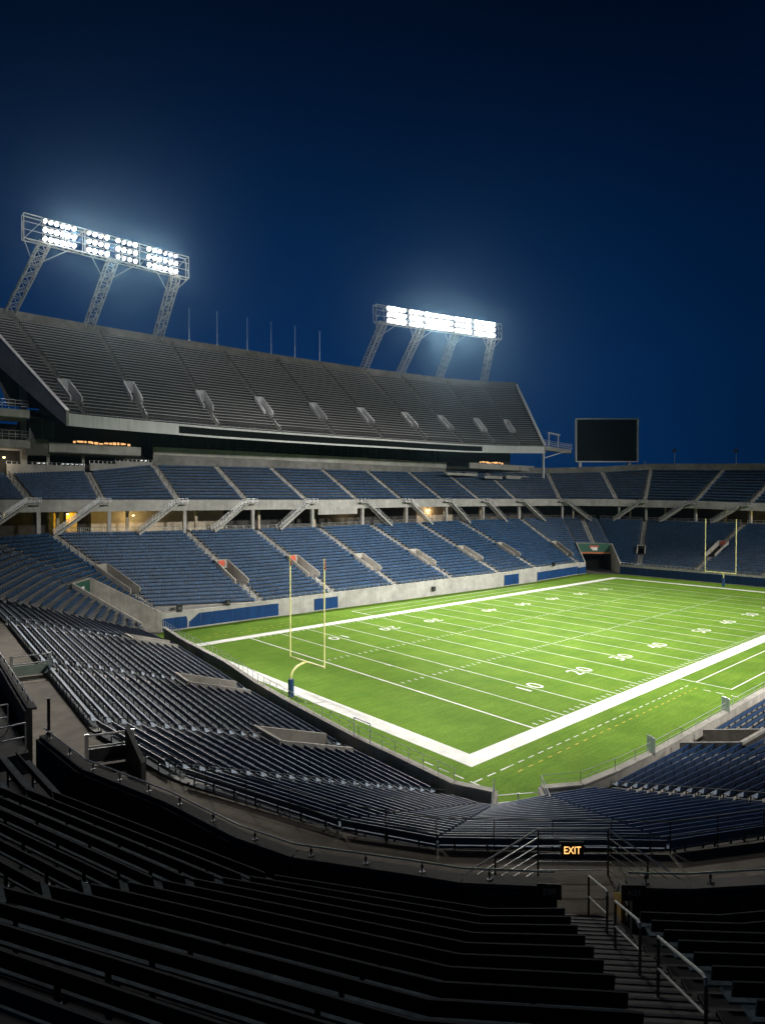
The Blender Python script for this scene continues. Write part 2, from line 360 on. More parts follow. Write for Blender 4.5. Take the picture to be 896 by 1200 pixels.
# ---- lower far bowl
LOW = [((-4.6, 53.6, 1.9), (-31.5, 64.7, 11.0)), ((-4.64, 54.8, 2.6), (-20.0, 77.0, 13.9)), ((.55, 61.0, 2.6), (-18.4, 80.2, 13.9)), ((.3, 63.9, 3.3), (-7.79, 86.5, 14.0)), 
       ((17.73, 60.84, 2.65), (16.4, 86.5, 13.63)), ((32.6, 60.24, 2.8), (31.76, 86.1, 13.5)), ((47.72, 59.69, 2.9), (47.65, 85.58, 13.5)), ((63.54, 59.09, 3.0), (62.99, 85.07, 13.73)),
       ((79.06, 58.5, 3.0), (78.86, 84.54, 13.9)), ((93.3, 58.6, 3.2), (95.08, 84.5, 14.0)), ((114.3, 59.8, 3.0), (120.13, 82.45, 14.05)), ((117.4, 59.5, 2.8), (134.2, 77.0, 14.1)), ((120.35, 56.1, 2.7), (138.12, 72.88, 14.1)),
       ((123.0, 52.6, 2.6), (141.4, 69.6, 14.0)), ((122.8, 47.1, 2.6), (147.54, 57.56, 13.6)), ((122.8, 32.78, 2.6), (148.5, 30.61, 13.4)), ((122.8, 18.0, 2.5), (148.5, 13.38, 13.36)), ((122.8, -6, 2.5), (148.5, -12, 13.36))]
low = Stand(LOW, 22)
low.noaisle |= {0, 1, 2, 11, 13, 17}
low.kstart = {1: 10, 11: 8, 12: 8}
for j, v in {3: (4, 11, 1.15), 4: (5, 11, 1.1), 5: (5, 11, 1.1), 6: (5, 10, 1.1), 7: (5, 10, 1.1), 8: (5, 10, 1.1), 9: (5, 10, 1.1), 10: (3, 9, 1.1), 14: (5, 8, .95), 15: (6, 12, 1.1), 16: (6, 12, 1.1)}.items(): low.vom[j] = v
lower = thing('grandstand', 'lower blue-seated grandstand wrapping the far sideline and far end of the pitch', 'grandstand')
sec_name = {0: 'corner block beside the bench stand', 1: 'block over the green-signed corner tunnel', 2: 'narrow block beside the corner tunnel wall', 3: 'first block along the far sideline'}
for i in range(len(LOW)-1):
    mb = MB(); low.terrace(i, mb); mb.build('terrace', M['stand_floor'], lower)
for j in range(len(LOW)):
    if j in low.noaisle: continue
    low.aisles(j, lower, M['concrete'], cuts=((0, 8),) if j == 12 else (), lat=.35 if j < 13 else 0)
    if j in low.vom: low.vomitory(j, lower, M['concrete_warm'])
# front wall of the far bowl, in runs between the tunnels
def wall_run(pts, parent, mtl, name='field_wall', ztop=2.7, th=-.3, z0=-.05):
    for (a, c) in zip(pts[:-1], pts[1:]):
        zt0 = a[2] if len(a) > 2 else ztop; zt1 = c[2] if len(c) > 2 else ztop
        MB().wall(a, c, z0, zt0, z0, zt1, th).build(name, mtl, parent)
off = lambda j, dz=.25: (*(low.st[j][0][:2]-unit((low.st[j][1]-low.st[j][0])[:2])*.12), low.st[j][0][2]+dz)
wall_run([(.55, 60.95, 2.7), (1.2, 61.0, 2.7)]+[off(j) for j in range(4, 12)], lower, M['concrete'], th=.3)
wall_run([off(j, .1) for j in range(13, 18)], lower, M['concrete'], th=.3)
mb = MB(); mb.quad((.55, 61.0, 2.68), (17.7, 60.7, 2.78), (17.7, 60.9, 2.78), (.3, 63.9, 2.68)); mb.quad((.3, 63.9, 2.68), (17.7, 60.9, 2.78), (17.7, 60.95, 2.9), (.3, 63.95, 3.35)); mb.build('wall_ledge', M['concrete_warm'], lower)
# front rail on top of the wall
def railing(pts, h, mtl, label, group, name='railing', post=2.0, rails=(1.0, .5), r=.025, picket=0., cat='railing', curb=None, n=5):
    o = thing(name, label, cat, tuple(pts[0][:2])+(pts[0][2],), group)
    mb = MB(); mp = MB()
    for a, c in zip(pts[:-1], pts[1:]):
        a = V3(*a); c = V3(*c); L = np.linalg.norm(c-a)
        for f in rails: mb.tube([a+V3(0, 0, h*f), c+V3(0, 0, h*f)], r if f == 1.0 else r*.7, n)
        m = max(1, int(round(L/post)))
        for q in range(m+1): p = lerp(a, c, q/m); mp.tube([p-V3(0, 0, .05), p+V3(0, 0, h)], r*1.1, n)
        if picket:
            m = int(L/picket)
            for q in range(1, m): p = lerp(a, c, q/m); mp.bar(p+V3(0, 0, .08), p+V3(0, 0, h), .022, .022)
    mb.v, mb.f, mb.m = mb.v+mp.v, mb.f+[tuple(i+len(mb.v) for i in f) for f in mp.f], mb.m+mp.m
    mb.build('rail', mtl, o); return o
pp = [V3(*off(j)) for j in range(4, 11)]
railing([tuple(p) for p in pp], .55, M['steel'], 'low steel rail along the front wall of the far sideline seats', None, post=1.2, r=.02)
railing([off(j, .1) for j in range(13, 18)], .6, M['steel'], 'low steel rail above the navy padding at the far end', None, post=1.2, r=.02)
for i in range(len(LOW)-1):
    ph = {0: 'beside the bench stand', 1: 'above the corner tunnel', 2: 'between corner tunnel and first aisle', 3: 'right of the first aisle'}.get(i, '')
    seat_rows(low, i, ph)

# ---- corner tunnels
def tunnel(name, label, jl, jr, kb, sign_lines, top=.95, wl=None):
    A0, A1 = low.st[jl]; B0, B1 = low.st[jr]; a0, a1, b0, b1 = low.pt(jl, 0), low.pt(jl, kb), low.pt(jr, 0), low.pt(jr, kb)
    o = thing(name, label, 'tunnel', tuple(lerp(a0, b0, .5)[:2])+(0,))
    MB().wall(a0, a1, -.02, a0[2]+top-.5, -.02, a1[2]+top, .3).build('tunnel_wall', M['concrete_warm'], o)
    MB().wall(b1, b0, -.02, b1[2]+top, -.02, b0[2]+top-.5, .3).build('tunnel_wall', M['concrete_warm'], o)
    hz = a1[2]-2.2
    d = V3(*unit((a1-a0)[:2]), 0)*.02
    MB().wall(a1-d, b1-d, hz, a1[2]+top, hz, b1[2]+top, .35).build('lintel', M['concrete_warm'], o)
    F = low.flat; e = V3(*unit(((a1-a0)+(b1-b0))[:2]), 0)*9
    mb = MB(); mb.quad(F(a1, 0), F(a1+e, 0), F(a1+e, hz), F(a1, hz)); mb.quad(F(b1, 0), F(b1+e, 0), F(b1+e, hz), F(b1, hz)); mb.quad(F(a1+e, 0), F(b1+e, 0), F(b1+e, hz), F(a1+e, hz)); mb.quad(F(a1, hz), F(b1, hz), F(b1+e, hz), F(a1+e, hz))
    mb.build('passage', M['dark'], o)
    mb = MB(); mb.quad(F(a0, .015), F(b0, .015), F(b1+e, .015), F(a1+e, .015)); mb.build('tunnel_floor', M['concrete_dark'], o)
    # green sign hung on the lintel
    u = unit((b1-a1)*V3(1, 1, 0)); nrm = -V3(*unit((a1-a0)[:2]), 0); W = np.linalg.norm((b1-a1)[:2]); c = lerp(a1, b1, .5)
    sh = a1[2]+top-hz-.3; zc = hz+.1+sh/2; base = F(c, zc)+nrm*.09
    ang = math.atan2(u[1], u[0])
    sg = MB().box(base, W*.92, .08, sh, ang).build('tunnel_sign', M['green'], o)
    MB().box(base+nrm*.05-V3(0, 0, sh*.43), W*.92, .03, sh*.14, ang).build('sign_stripe', M['orange_wall'], sg)
    return o, sg, base, nrm, u, W, sh
def blob_print(base, u, nrm, sg, items):      # unreadable printed marks on a sign, as thin raised panels
    up = V3(0, 0, 1)
    for (x, zz, w, h, mtl, nm) in items:
        c = base+u*x+up*zz+nrm*.06
        a, d = u*w/2, up*h/2
        MB().hexa([c-a-d, c+a-d, c+a*.8-d*.2+nrm*.02, c-a*.8-d*.2+nrm*.02, c-a*.9+d, c+a*.9+d, c+a*.7+d+nrm*.02, c-a*.7+d+nrm*.02]).build(nm, mtl, sg)
o, sg, base, nrm, u, W, sh = tunnel('corner_tunnel', 'concrete corner tunnel at the near end of the far sideline, green sign inside its walls', 1, 2, 9, None)
blob_print(base, u, nrm, sg, [(-.3, .15, 2.0, 1.1, M['white'], 'sign_print'), (.6, -.35, 1.4, .5, M['red'], 'sign_print')])
o, sg, base, nrm, u, W, sh = tunnel('corner_tunnel', 'concrete tunnel below the scoreboard with green sign over a dark opening', 11, 13, 8, None)
blob_print(base, u, nrm, sg, [(0, .55, 2.6, .55, M['red'], 'sign_print'), (0, .1, 1.9, .5, M['white'], 'sign_print'), (.2, -.35, 1.5, .4, M['white'], 'sign_print')])

# small printed boards inside some portals
def portal_board(j, mtl, label, w=1.3):
    k0, k1 = low.vom[j][:2]; p = low.pt(j, k1); d = V3(*unit((low.st[j][1]-low.st[j][0])[:2]), 0)
    c = p-d*.12+V3(0, 0, .28); ang = math.atan2(d[1], d[0])+math.pi/2
    t_ = tag(MB().box(c, w, .08, .95, ang).box(c+V3(0, 0, .5), w+.1, .1, .06, ang).build('portal_sign', mtl), label, 'sign')
portal_board(3, M['red'], 'orange-red portal sign beside the corner tunnel wall')
portal_board(4, M['red'], 'orange-red portal sign in the widest seat block of the far sideline')
portal_board(5, M['red'], 'red portal sign just behind the near goalpost uprights')
portal_board(15, M['red'], 'pinkish-red portal sign seen between the far goalpost uprights')

# blue wall padding
def pad(a, c, z0, z1, mtl, label, out=.14):
    a = V3(*a, 0); c = V3(*c, 0); u = unit(c-a); n = V3(u[1], -u[0], 0)
    o = thing('wall_pad', label, 'wall padding', tuple(a[:2])+(z0,), 'padded boards along the field wall')
    L = np.linalg.norm(c-a); m = max(1, int(round(L/1.9)))
    mb = MB()
    for q in range(m):
        p0 = a+u*(L*q/m+.012); p1 = a+u*(L*(q+1)/m-.012)
        mb.hexa([p0+V3(0, 0, z0), p1+V3(0, 0, z0), p1-n*-out+V3(0, 0, z0), p0-n*-out+V3(0, 0, z0), p0+V3(0, 0, z1), p1+V3(0, 0, z1), p1+n*(out-.04)+V3(0, 0, z1), p0+n*(out-.04)+V3(0, 0, z1)])
    mb.build('padding', mtl, o)
    MB().bar(a+n*(out+.01)+V3(0, 0, z0+.05), c+n*(out+.01)+V3(0, 0, z0+.05), .03, .1).build('base_trim', M['concrete'], o)
    return o
def onwall(px0, py0, px1, py1, y):
    return at(px0, py0, y=y)[:2], at(px1, py1, y=y)[:2]
wy = lambda x: np.interp(x, [1.2, 10.35, 17.73, 32.6, 47.72, 63.54, 79.06, 93.3, 114.3, 117.4], [61.0, 61.2, 60.72, 60.1, 59.55, 58.95, 58.36, 58.46, 59.66, 59.36])
def fwpad(x0, x1, label, z1=2.25): pad((x0, wy(x0)-.02), (x1, wy(x1)-.02), .12, z1, M['pad'], label)
fwpad(4.9, 20.9, 'long royal blue padded board at the near end of the far sideline wall')
fwpad(28.2, 33.3, 'short royal blue padded board directly behind the near goalpost')
fwpad(80.4, 85.9, 'lone royal blue padded panel on the far sideline wall between bare concrete stretches', 2.55)
fwpad(93.6, 113.6, 'long royal blue padded board leading to the tunnel below the scoreboard')
pad((.75, 60.9), (4.7, 61.05), .1, 2.0, M['pad'], 'curved royal blue padded board at the mouth of the corner tunnel')
pad((113.9, 59.5), (117.2, 59.3), .1, 1.9, M['pad'], 'stub of blue padding touching the tunnel below the scoreboard')
pad((122.78, 52.4), (122.66, -4), .05, 2.15, M['padend'], 'continuous dark navy padding along the far end wall')

# ------------------------------------------------------------------ middle tier over the concourse
MID = [((-16, 86.5, 19.4), (-18, 100.0, 24.2)), ((-10.9, 86.5, 19.4), (-11.56, 100.0, 24.5)), ((.67, 86.5, 19.4), (2.03, 100.0, 25.4)), ((15.0, 86.5, 19.4), (15.41, 100.0, 27.2)), ((29.94, 86.17, 19.4), (29.49, 99.68, 27.4)), ((44.96, 85.67, 19.4), (43.57, 99.21, 27.55)),
       ((59.32, 85.19, 19.5), (58.35, 98.72, 27.6)), ((73.48, 84.72, 19.6), (73.04, 98.23, 27.6)), ((88.25, 84.5, 19.7), (88.2, 98.0, 27.8)), ((103.34, 84.17, 19.7), (102.81, 97.66, 28.4)), ((118.24, 82.68, 19.7), (119.93, 95.61, 28.6)),
       ((133.09, 77.36, 19.7), (141.39, 87.71, 28.6)), ((144.43, 64.83, 19.6), (153.92, 75.17, 29.0)), ((147.52, 57.81, 19.3), (159.59, 61.77, 29.6)), ((148.5, 43.8, 19.1), (162.0, 41.11, 28.8)), ((148.5, 29.55, 18.6), (162.0, 25.91, 28.3)), ((148.5, 17.11, 18.4), (162.0, 12.12, 28.0)), ((148.5, -6, 18.2), (162, -14, 28.0))]
mid = Stand(MID, 12, .6)
mid.noaisle |= {0, 17}
middle = thing('grandstand', 'middle tier of navy seats above the open concourse, concrete balcony in front', 'grandstand')
for i in range(len(MID)-1):
    mb = MB(); mid.terrace(i, mb); mb.build('terrace', M['concrete_dark'], middle)
    seat_rows(mid, i, '')
for j in range(len(MID)):
    if j in mid.noaisle: continue
    mid.aisles(j, middle, M['concrete'], every=2, lat=.3)
mo = lambda j, d: mid.st[j][0]-V3(*unit((mid.st[j][1]-mid.st[j][0])[:2]), 0)*d
for i in range(len(MID)-1):
    a, c = mo(i, .35), mo(i+1, .35); g0 = .55
    u = unit((c-a)*V3(1, 1, 0)); za, zc = a[2]+.65, c[2]+.65
    MB().wall(a, c, za-2.15, za-.05, zc-2.15, zc-.05, .35).build('balcony_wall', M['concrete'], middle)
    MB().tube([a+V3(0, 0, .85), c+V3(0, 0, .85)], .05, 5).build('balcony_rail', M['steel_dark'], middle)
    # soffit over the concourse and its back wall
    b0, b1 = mid.st[i][1], mid.st[i+1][1]; a2, c2 = lerp(mid.st[i][0], b0, .78), lerp(mid.st[i+1][0], b1, .78)
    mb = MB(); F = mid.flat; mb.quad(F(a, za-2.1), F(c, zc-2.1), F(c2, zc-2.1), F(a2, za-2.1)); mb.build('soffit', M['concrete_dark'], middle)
    mb = MB(); mb.quad(F(low_a := a, 13.55), F(c, 13.55), F(c2, 13.55), F(a2, 13.55)); mb.build('concourse_floor', M['concrete_dark'], middle)
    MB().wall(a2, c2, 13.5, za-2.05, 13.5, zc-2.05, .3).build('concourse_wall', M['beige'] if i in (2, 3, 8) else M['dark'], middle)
for j in range(1, len(MID)-1):
    p = mo(j, -.1); d = (mid.st[j][1]-mid.st[j][0])[:2]
    MB().box((p[0]+.9, p[1]-.05, 15.75), .62, .62, 4.6, math.atan2(d[1], d[0])).build('column', M['concrete'], middle)
    p = mo(j, -5.2); w = unit((mid.st[j+1][0]-mid.st[j][0])*V3(1, 1, 0))
    q = p+w*5.5; MB().box((q[0], q[1], 15.7), .5, .5, 4.4, math.atan2(d[1], d[0])).build('column', M['beige'], middle)
# a solid screen wall hanging below the balcony in one bay
a, c = mo(5, .4), mo(6, .4); u = unit(c-a)
MB().wall(a+u*2.2, c-u*1.0, 16.6, 18.0, 16.7, 18.1, .15).build('screen_wall', M['concrete'], middle)

# rear parapet of the middle tier at the far end
for i in range(10, len(MID)-1):
    a, c = mid.st[i][1], mid.st[i+1][1]
    MB().wall(a, c, a[2]-.5, a[2]+1.9, c[2]-.5, c[2]+1.9, .35).build('rear_parapet', M['concrete_deck'], middle)

# concourse rails with curbs, one run per bay
bay_words = ['left edge bay', 'bay left of the yellow doorway', 'bay with the yellow-lit walls', 'bay with the bright wall lamp', 'bay right of the bright wall lamp', 'bay left of the hanging screen wall', 'bay under the hanging screen wall', 'bay right of the hanging screen wall', 'bay with the warm-lit wall above the ninth stair', 'bay right of the warm-lit wall', 'bay before the right corner', 'bay at the right corner', 'bay over the scoreboard tunnel', 'bay right of the scoreboard tunnel', 'bay behind the far goalpost', 'bay at the right edge', 'last bay']
for i in range(1, len(LOW)-1):
    if i in (1, 2): continue
    a, c = low.st[i][1], low.st[i+1][1]
    o = thing('concourse_railing', f'picket railing on a concrete curb behind the {ORD[i-3]} lower seat block from the corner tunnel', 'railing', tuple(a), 'picket railings along the concourse edge')
    u = unit(c-a); a1 = a+u*.7; c1 = c-u*.7
    MB().wall(a1, c1, a[2]-.3, a[2]+.28, c[2]-.3, c[2]+.28, .25).build('curb', M['concrete'], o)
    mb = MB(); mb.tube([a1+V3(0, 0, 1.15), c1+V3(0, 0, 1.15)], .035, 5); mb.tube([a1+V3(0, 0, .42), c1+V3(0, 0, .42)], .025, 4)
    L = np.linalg.norm(c1-a1); m = int(L/.32)
    for q in range(m+1):
        p = lerp(a1, c1, q/m); w = .055 if q % 6 == 0 else .024; mb.bar(p+V3(0, 0, .25), p+V3(0, 0, 1.15), w, w)
    mb.build('rail', M['steel'], o)

# staircases from the balcony down to the concourse
def staircase(j, dirn, label):
    p = mo(j, 1.15); nb = mo(j+dirn, 1.15); u = unit((nb-p)*V3(1, 1, 0)); n = V3(*-unit((mid.st[j][1]-mid.st[j][0])[:2]), 0)
    z1 = mid.st[j][0][2]-.1; z0 = 13.75; L = 7.4; o = thing('staircase', label, 'staircase', (*(p+u*1.2+u*L)[:2], z0), 'balcony staircases')
    mb = MB(); a = p-u*.9; mb.bar(V3(*a[:2], z1-.1), V3(*(p+u*1.2)[:2], z1-.1), 1.4, .2)
    N = 24; s0 = p+u*1.2
    for k in range(N):
        q0 = s0+u*(L*k/N); zz = z1-(z1-z0)*(k+1)/N
        mb.bar(V3(*q0[:2], zz), V3(*(q0+u*L/N)[:2], zz), 1.3, .12)
    for sd in (-1, 1): mb.bar(V3(*(s0+n*.68*sd)[:2], z1-.15), V3(*(s0+u*L+n*.68*sd)[:2], z0-.15), .09, .38)
    mb.build('flight', M['concrete'], o)
    for sd in (-1, 1):
        mb = MB(); A = V3(*(s0+n*.7*sd)[:2], z1); B = V3(*(s0+u*L+n*.7*sd)[:2], z0); A0 = V3(*(a+n*.7*sd)[:2], z1)
        for h in (.35, .65, .98): mb.tube([A0+V3(0, 0, h), A+V3(0, 0, h), B+V3(0, 0, h)], .03, 5)
        for k in range(13): q = lerp(A, B, k/12); mb.tube([q, q+V3(0, 0, .98)], .028, 5)
        for k in range(3): q = lerp(A0, A, k/2); mb.tube([q, q+V3(0, 0, .98)], .028, 5)
        mb.build('handrail', M['steel'], o)
    return o
st_words = {1: 'far left', 2: 'beside the yellow-lit doorway', 3: 'beside the bright wall lamp', 4: 'third from the bright wall lamp', 5: 'left of the hanging screen wall', 6: 'just right of the hanging screen wall'}
for j in [2, 3, 4, 5, 6, 7, 8, 9, 10, 11, 13, 14, 15]:
    dirn = -1 if (j <= 5 or j >= 13) else 1
    staircase(j, dirn, f'concrete staircase, {ORD[j-2 if j < 12 else j-3]} along the balcony, descending ' + ('toward the corner tunnel' if j <= 5 else ('toward the scoreboard' if j < 13 else 'along the far end')))
j = 1
staircase(1, -1, 'narrow concrete staircase at the open end of the balcony beside the stair tower')

# ------------------------------------------------------------------ suites level
suites = thing('suite_level', 'dark glazed suite level with a long concrete band between the middle tier and upper deck', 'suite level')
a, c = V3(15.3, 100.35, 0), V3(103.6, 98.6, 0)
bandpts = [(15.3, 100.3), (43.6, 99.5), (73, 98.5), (88.2, 98.25), (103.6, 98.0)]
for p, q in zip(bandpts[:-1], bandpts[1:]):
    MB().wall(p, q, 27.0, 29.55, 27.0, 29.55, .4).build('lower_band', M['concrete_deck'], suites)
    MB().wall((p[0], p[1]-.25), (q[0], q[1]-.25), 29.55, 31.2, 29.55, 31.3, .6).build('upper_band', M['concrete'], suites)
    MB().wall((p[0], p[1]+2.2), (q[0], q[1]+2.2), 31.0, 36, 31.0, 36, .2).build('glazing', M['glass'], suites)
    mb = MB(); L = q[0]-p[0]; m = int(L/2.4)
    for k in range(m+1): x = p[0]+L*k/m; y = lerp(p[1], q[1], k/m)+2.05; mb.box((x, y, 33.5), .1, .12, 5)
    mb.build('mullion', M['steel_dark'], suites)
    mb = MB(); mb.tube([(p[0], p[1]+.3, 31.9), (q[0], q[1]+.3, 32.0)], .035, 5)
    for k in range(0, m*2+1): x = p[0]+L*k/m/2; y = lerp(p[1], q[1], k/m/2)+.3; mb.box((x, y, 31.6), .06, .06, .7)
    mb.build('terrace_rail', M['steel_dark'], suites)
MB().wall((-5, 106), (138, 103), 24.0, 44, 24.0, 46, .3).build('rear_wall', M['dark'], suites)
# end loge terraces with warm bar lights
def loge(x0, x1, y, zb, zt, label, lx0, lx1, ext):
    o = thing('loge_terrace', label, 'terrace', (x0, y, zb), 'loge terraces under the upper deck ends')
    MB().wall((x0, y), (x1, y), zb, zt, zb, zt, .4).build('front_band', M['concrete'], o)
    MB().prism([(x0, y+.3), (x1, y+.3), (x1, y+9), (x0, y+9)], zb-.15, zb+.2).build('slab', M['concrete_dark'], o)
    MB().wall((x0-3, y+10), (x1+.5, y+10), 24.0, zt+5, 24.0, zt+5, .2).build('back_wall', M['dark'], o)
    mb = MB(); rnd = random.Random(3); x = lx0
    while x < lx1:
        w = rnd.uniform(.3, .9); mb.box((x+w/2, y+2.6+rnd.uniform(-.3, .3), zt+.55+rnd.uniform(-.12, .12)), w*.85, .25, rnd.uniform(.2, .5)); x += w+rnd.uniform(0, .25)
    mb.build('bar_lights', M['bar_glow'], o)
    for x in ext: MB().box((x, y+5.2, (24.8+zb)/2), .45, .45, zb-24.8).build('post', M['concrete'], o)
    MB().prism([(x0-2, y+5), (x1, y+5), (x1, y+9.8), (x0-2, y+9.8)], 24.5, 24.8).build('lower_slab', M['concrete_dark'], o)
    return o
loge(-5.9, 11.0, 95.8, 28.9, 30.6, 'concrete loge terrace with a glowing bar at the left end under the upper deck', -1.0, 9.6, (-4.8, 1.5, 10))
loge(105.5, 137.5, 90.2, 29.4, 31.0, 'concrete loge terrace with a glowing bar at the right end under the upper deck', 113.2, 124.5, (121, 135.6))
def balcony(x0, x1, y, z0, z1, label):
    o = thing('loge_balcony', label, 'balcony', (x0, y, z0), 'low concrete balconies behind the middle tier')
    MB().wall((x0, y), (x1, y), z0, z1, z0, z1, .3).build('front', M['concrete'], o)
    mb = MB(); mb.tube([(x0, y+.15, z1+.5), (x1, y+.15, z1+.5)], .03, 5); m = int((x1-x0)/.8)
    rnd = random.Random(5)
    for k in range(m+1): x = lerp(x0, x1, k/max(m, 1)); mb.box((x, y+.15, z1+.25), .05, .05, .5)
    for k in range(m): 
        if rnd.random() < .6: x = lerp(x0, x1, (k+.5)/m); mb.box((x, y+.6, z1+.35), .35, .3, .25)
    mb.build('rail', M['steel'], o); return o
balcony(-11.9, 1.6, 100.2, 24.6, 26.6, 'long concrete balcony with pale chairs left of the loge terrace')
balcony(2.6, 7.6, 100.3, 25.8, 27.3, 'short concrete balcony stepped above the first middle-tier block')
balcony(7.6, 15.2, 100.3, 26.4, 27.9, 'second stepped concrete balcony meeting the suite band')
balcony(97.8, 111.4, 92.2, 27.2, 27.9, 'pale stepped balcony below the right loge terrace')
balcony(112.5, 121.0, 90.3, 26.5, 27.3, 'middle stepped balcony below the right loge terrace')
balcony(121.8, 136.0, 89.4, 26.6, 27.6, 'lowest stepped balcony at the right end by the end stand')
# ------------------------------------------------------------------ upper deck
UP = [((-6.33, 82.27, 34.44), (-14.9, 111.35, 56.2)), ((-3.08, 82.72, 34.4), (-7.91, 112.26, 56.3)), ((8.01, 84.23, 34.46), (9.23, 114.4, 56.8)), ((22.55, 84.5, 34.42), (25.41, 114.11, 56.85)), ((37.25, 84.5, 34.5), (38.8, 113.78, 57.0)),
      ((51.86, 84.41, 34.63), (54.01, 113.3, 57.1)), ((66.12, 83.69, 34.79), (68.73, 112.56, 57.2)), ((80.72, 82.96, 34.89), (84.28, 111.79, 57.4)), ((94.21, 82.17, 35.06), (97.31, 110.86, 57.7)), ((105.99, 81.26, 35.37), (116.06, 109.22, 58.1)), ((117.26, 80.38, 35.78), (132.31, 107.6, 58.9)), ((127.27, 79.6, 36.19), (147.49, 105.0, 60.0))]
upp = Stand(UP, 30, .55); upp.noaisle |= {0, 11}
for j in range(1, 11): upp.vom[j] = (6, 11, .9) if j > 1 else (4, 9, .9)
deck = thing('grandstand', 'steep grey upper deck of bare aluminium benches under the floodlights', 'grandstand')
for i in range(11):
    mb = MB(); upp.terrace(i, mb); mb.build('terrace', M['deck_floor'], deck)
for j in range(1, 11):
    upp.aisles(j, deck, M['concrete_deck'], lat=0)
    upp.vomitory(j, deck, M['fascia'], top=.8)
for i in range(11):
    (F0, B0), (F1, B1) = upp.st[i], upp.st[i+1]
    o0 = V3(*unit((B0-F0)[:2]), 0)*.25; o1 = V3(*unit((B1-F1)[:2]), 0)*.25; F0, F1 = F0-o0, F1-o1
    ends = i in (0, 1, 9, 10)
    x_lo, x_hi = 13.8, 100.5
    segs = [(0, 1, ends)]
    if F0[0] < x_lo < F1[0]: fr = (x_lo-F0[0])/(F1[0]-F0[0]); segs = [(0, fr, True), (fr, 1, False)]
    if F0[0] < x_hi < F1[0]: fr = (x_hi-F0[0])/(F1[0]-F0[0]); segs = [(0, fr, False), (fr, 1, True)]
    for s0, s1, wht in segs:
        a, c = lerp(F0, F1, s0), lerp(F0, F1, s1)
        if wht: MB().wall(a, c, a[2]-2.05, a[2]+.05, c[2]-2.05, c[2]+.05, .25).build('fascia', M['fascia'], deck)
        else:
            MB().wall(a, c, a[2]-.35, a[2]+.05, c[2]-.35, c[2]+.05, .25).build('fascia', M['fascia'], deck)
            MB().wall(a, c, a[2]-1.72, a[2]-.352, c[2]-1.72, c[2]-.352, .2).build('ribbon_display', M['screen'], deck)
            MB().wall(a, c, a[2]-2.1, a[2]-1.722, c[2]-2.1, c[2]-1.722, .25).build('fascia', M['fascia'], deck)
    mb = MB(); mb.tube([F0+V3(0, 0, .95), F1+V3(0, 0, .95)], .04, 5)
    for q in range(13): p = lerp(F0, F1, q/12); mb.tube([p, p+V3(0, 0, .95)], .035, 4)
    mb.build('front_rail', M['steel_dark'], deck)
    b0, b1 = lerp(F0, B0, .62), lerp(F1, B1, .62); mb = MB(); g0, g1 = V3(*F0[:2], F0[2]-2.1), V3(*F1[:2], F1[2]-2.1)
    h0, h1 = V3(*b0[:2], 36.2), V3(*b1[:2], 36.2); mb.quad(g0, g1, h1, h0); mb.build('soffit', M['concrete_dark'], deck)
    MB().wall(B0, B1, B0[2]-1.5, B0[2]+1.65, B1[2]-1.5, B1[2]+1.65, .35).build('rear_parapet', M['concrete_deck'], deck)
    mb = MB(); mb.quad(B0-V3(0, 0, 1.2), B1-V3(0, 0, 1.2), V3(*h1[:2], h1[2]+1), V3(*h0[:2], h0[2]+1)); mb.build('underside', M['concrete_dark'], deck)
for j, dep in ((0, 5.2), (11, 1.6)):
    F0, B0 = upp.st[j]; u = unit((B0-F0)*V3(1, 1, 0)); sd = V3(-u[1], u[0], 0)*(1 if j == 0 else -1)*.5
    e = V3(0, 0, .75); d0 = V3(0, 0, 2.1 if j == 0 else 2.05); d1 = V3(0, 0, dep+1.0); f = F0-u*.3
    MB().hexa([f-d0, f+sd-d0, B0+sd-d1, B0-d1, f+e*.3, f+sd+e*.3, B0+sd+e, B0+e] if j == 0 else [f+sd-d0, f-d0, B0-d1, B0+sd-d1, f+sd+e*.3, f+e*.3, B0+e, B0+sd+e]).build('raker_beam', M['concrete'], deck)
    MB().bar(f+sd*.5+V3(0, 0, .5), B0+sd*.5+V3(0, 0, 1.0), .7, .1).build('coping', M['fascia'], deck)

# bleacher benches of the upper deck: the nearest 300 as things of their own, the remainder as one mass
items = []
for i in range(11):
    for k in range(30):
        a, c = upp.ends(i, k+.775, k); a = V3(*a[:2], upp.ends(i, k, k)[0][2]); c = V3(*c[:2], upp.ends(i, k, k)[1][2])
        items.append((np.linalg.norm((a+c)/2-CAM), i, k, a, c))
items.sort(key=lambda t: t[0])
def bleacher(a, c, mb):
    u = unit((c-a)*V3(1, 1, 0)); n = V3(-u[1], u[0], 0)
    mb.bar(a+V3(0, 0, .43), c+V3(0, 0, .43), .42, .09)      # boards bracketed to the riser behind
rest = MB()
for q, (dd, i, k, a, c) in enumerate(items):
    if q < 300:
        mb = MB(); mid_ = (a+c)/2; bleacher(a, c, mb); o = mb.build('bleacher_bench', M['alu'], None, origin=mid_)
        tag(o, f'bare upper-deck bench, {ORD[k]} row from the front, {ORD[i]} block from the raker beam', 'bleacher bench', 'aluminium benches of the upper deck')
    else: bleacher(a, c, rest)
tag(rest.build('bleacher_rows', M['alu']), 'more aluminium benches toward the upper deck\'s far top corner', 'bleacher benches', kind='stuff')

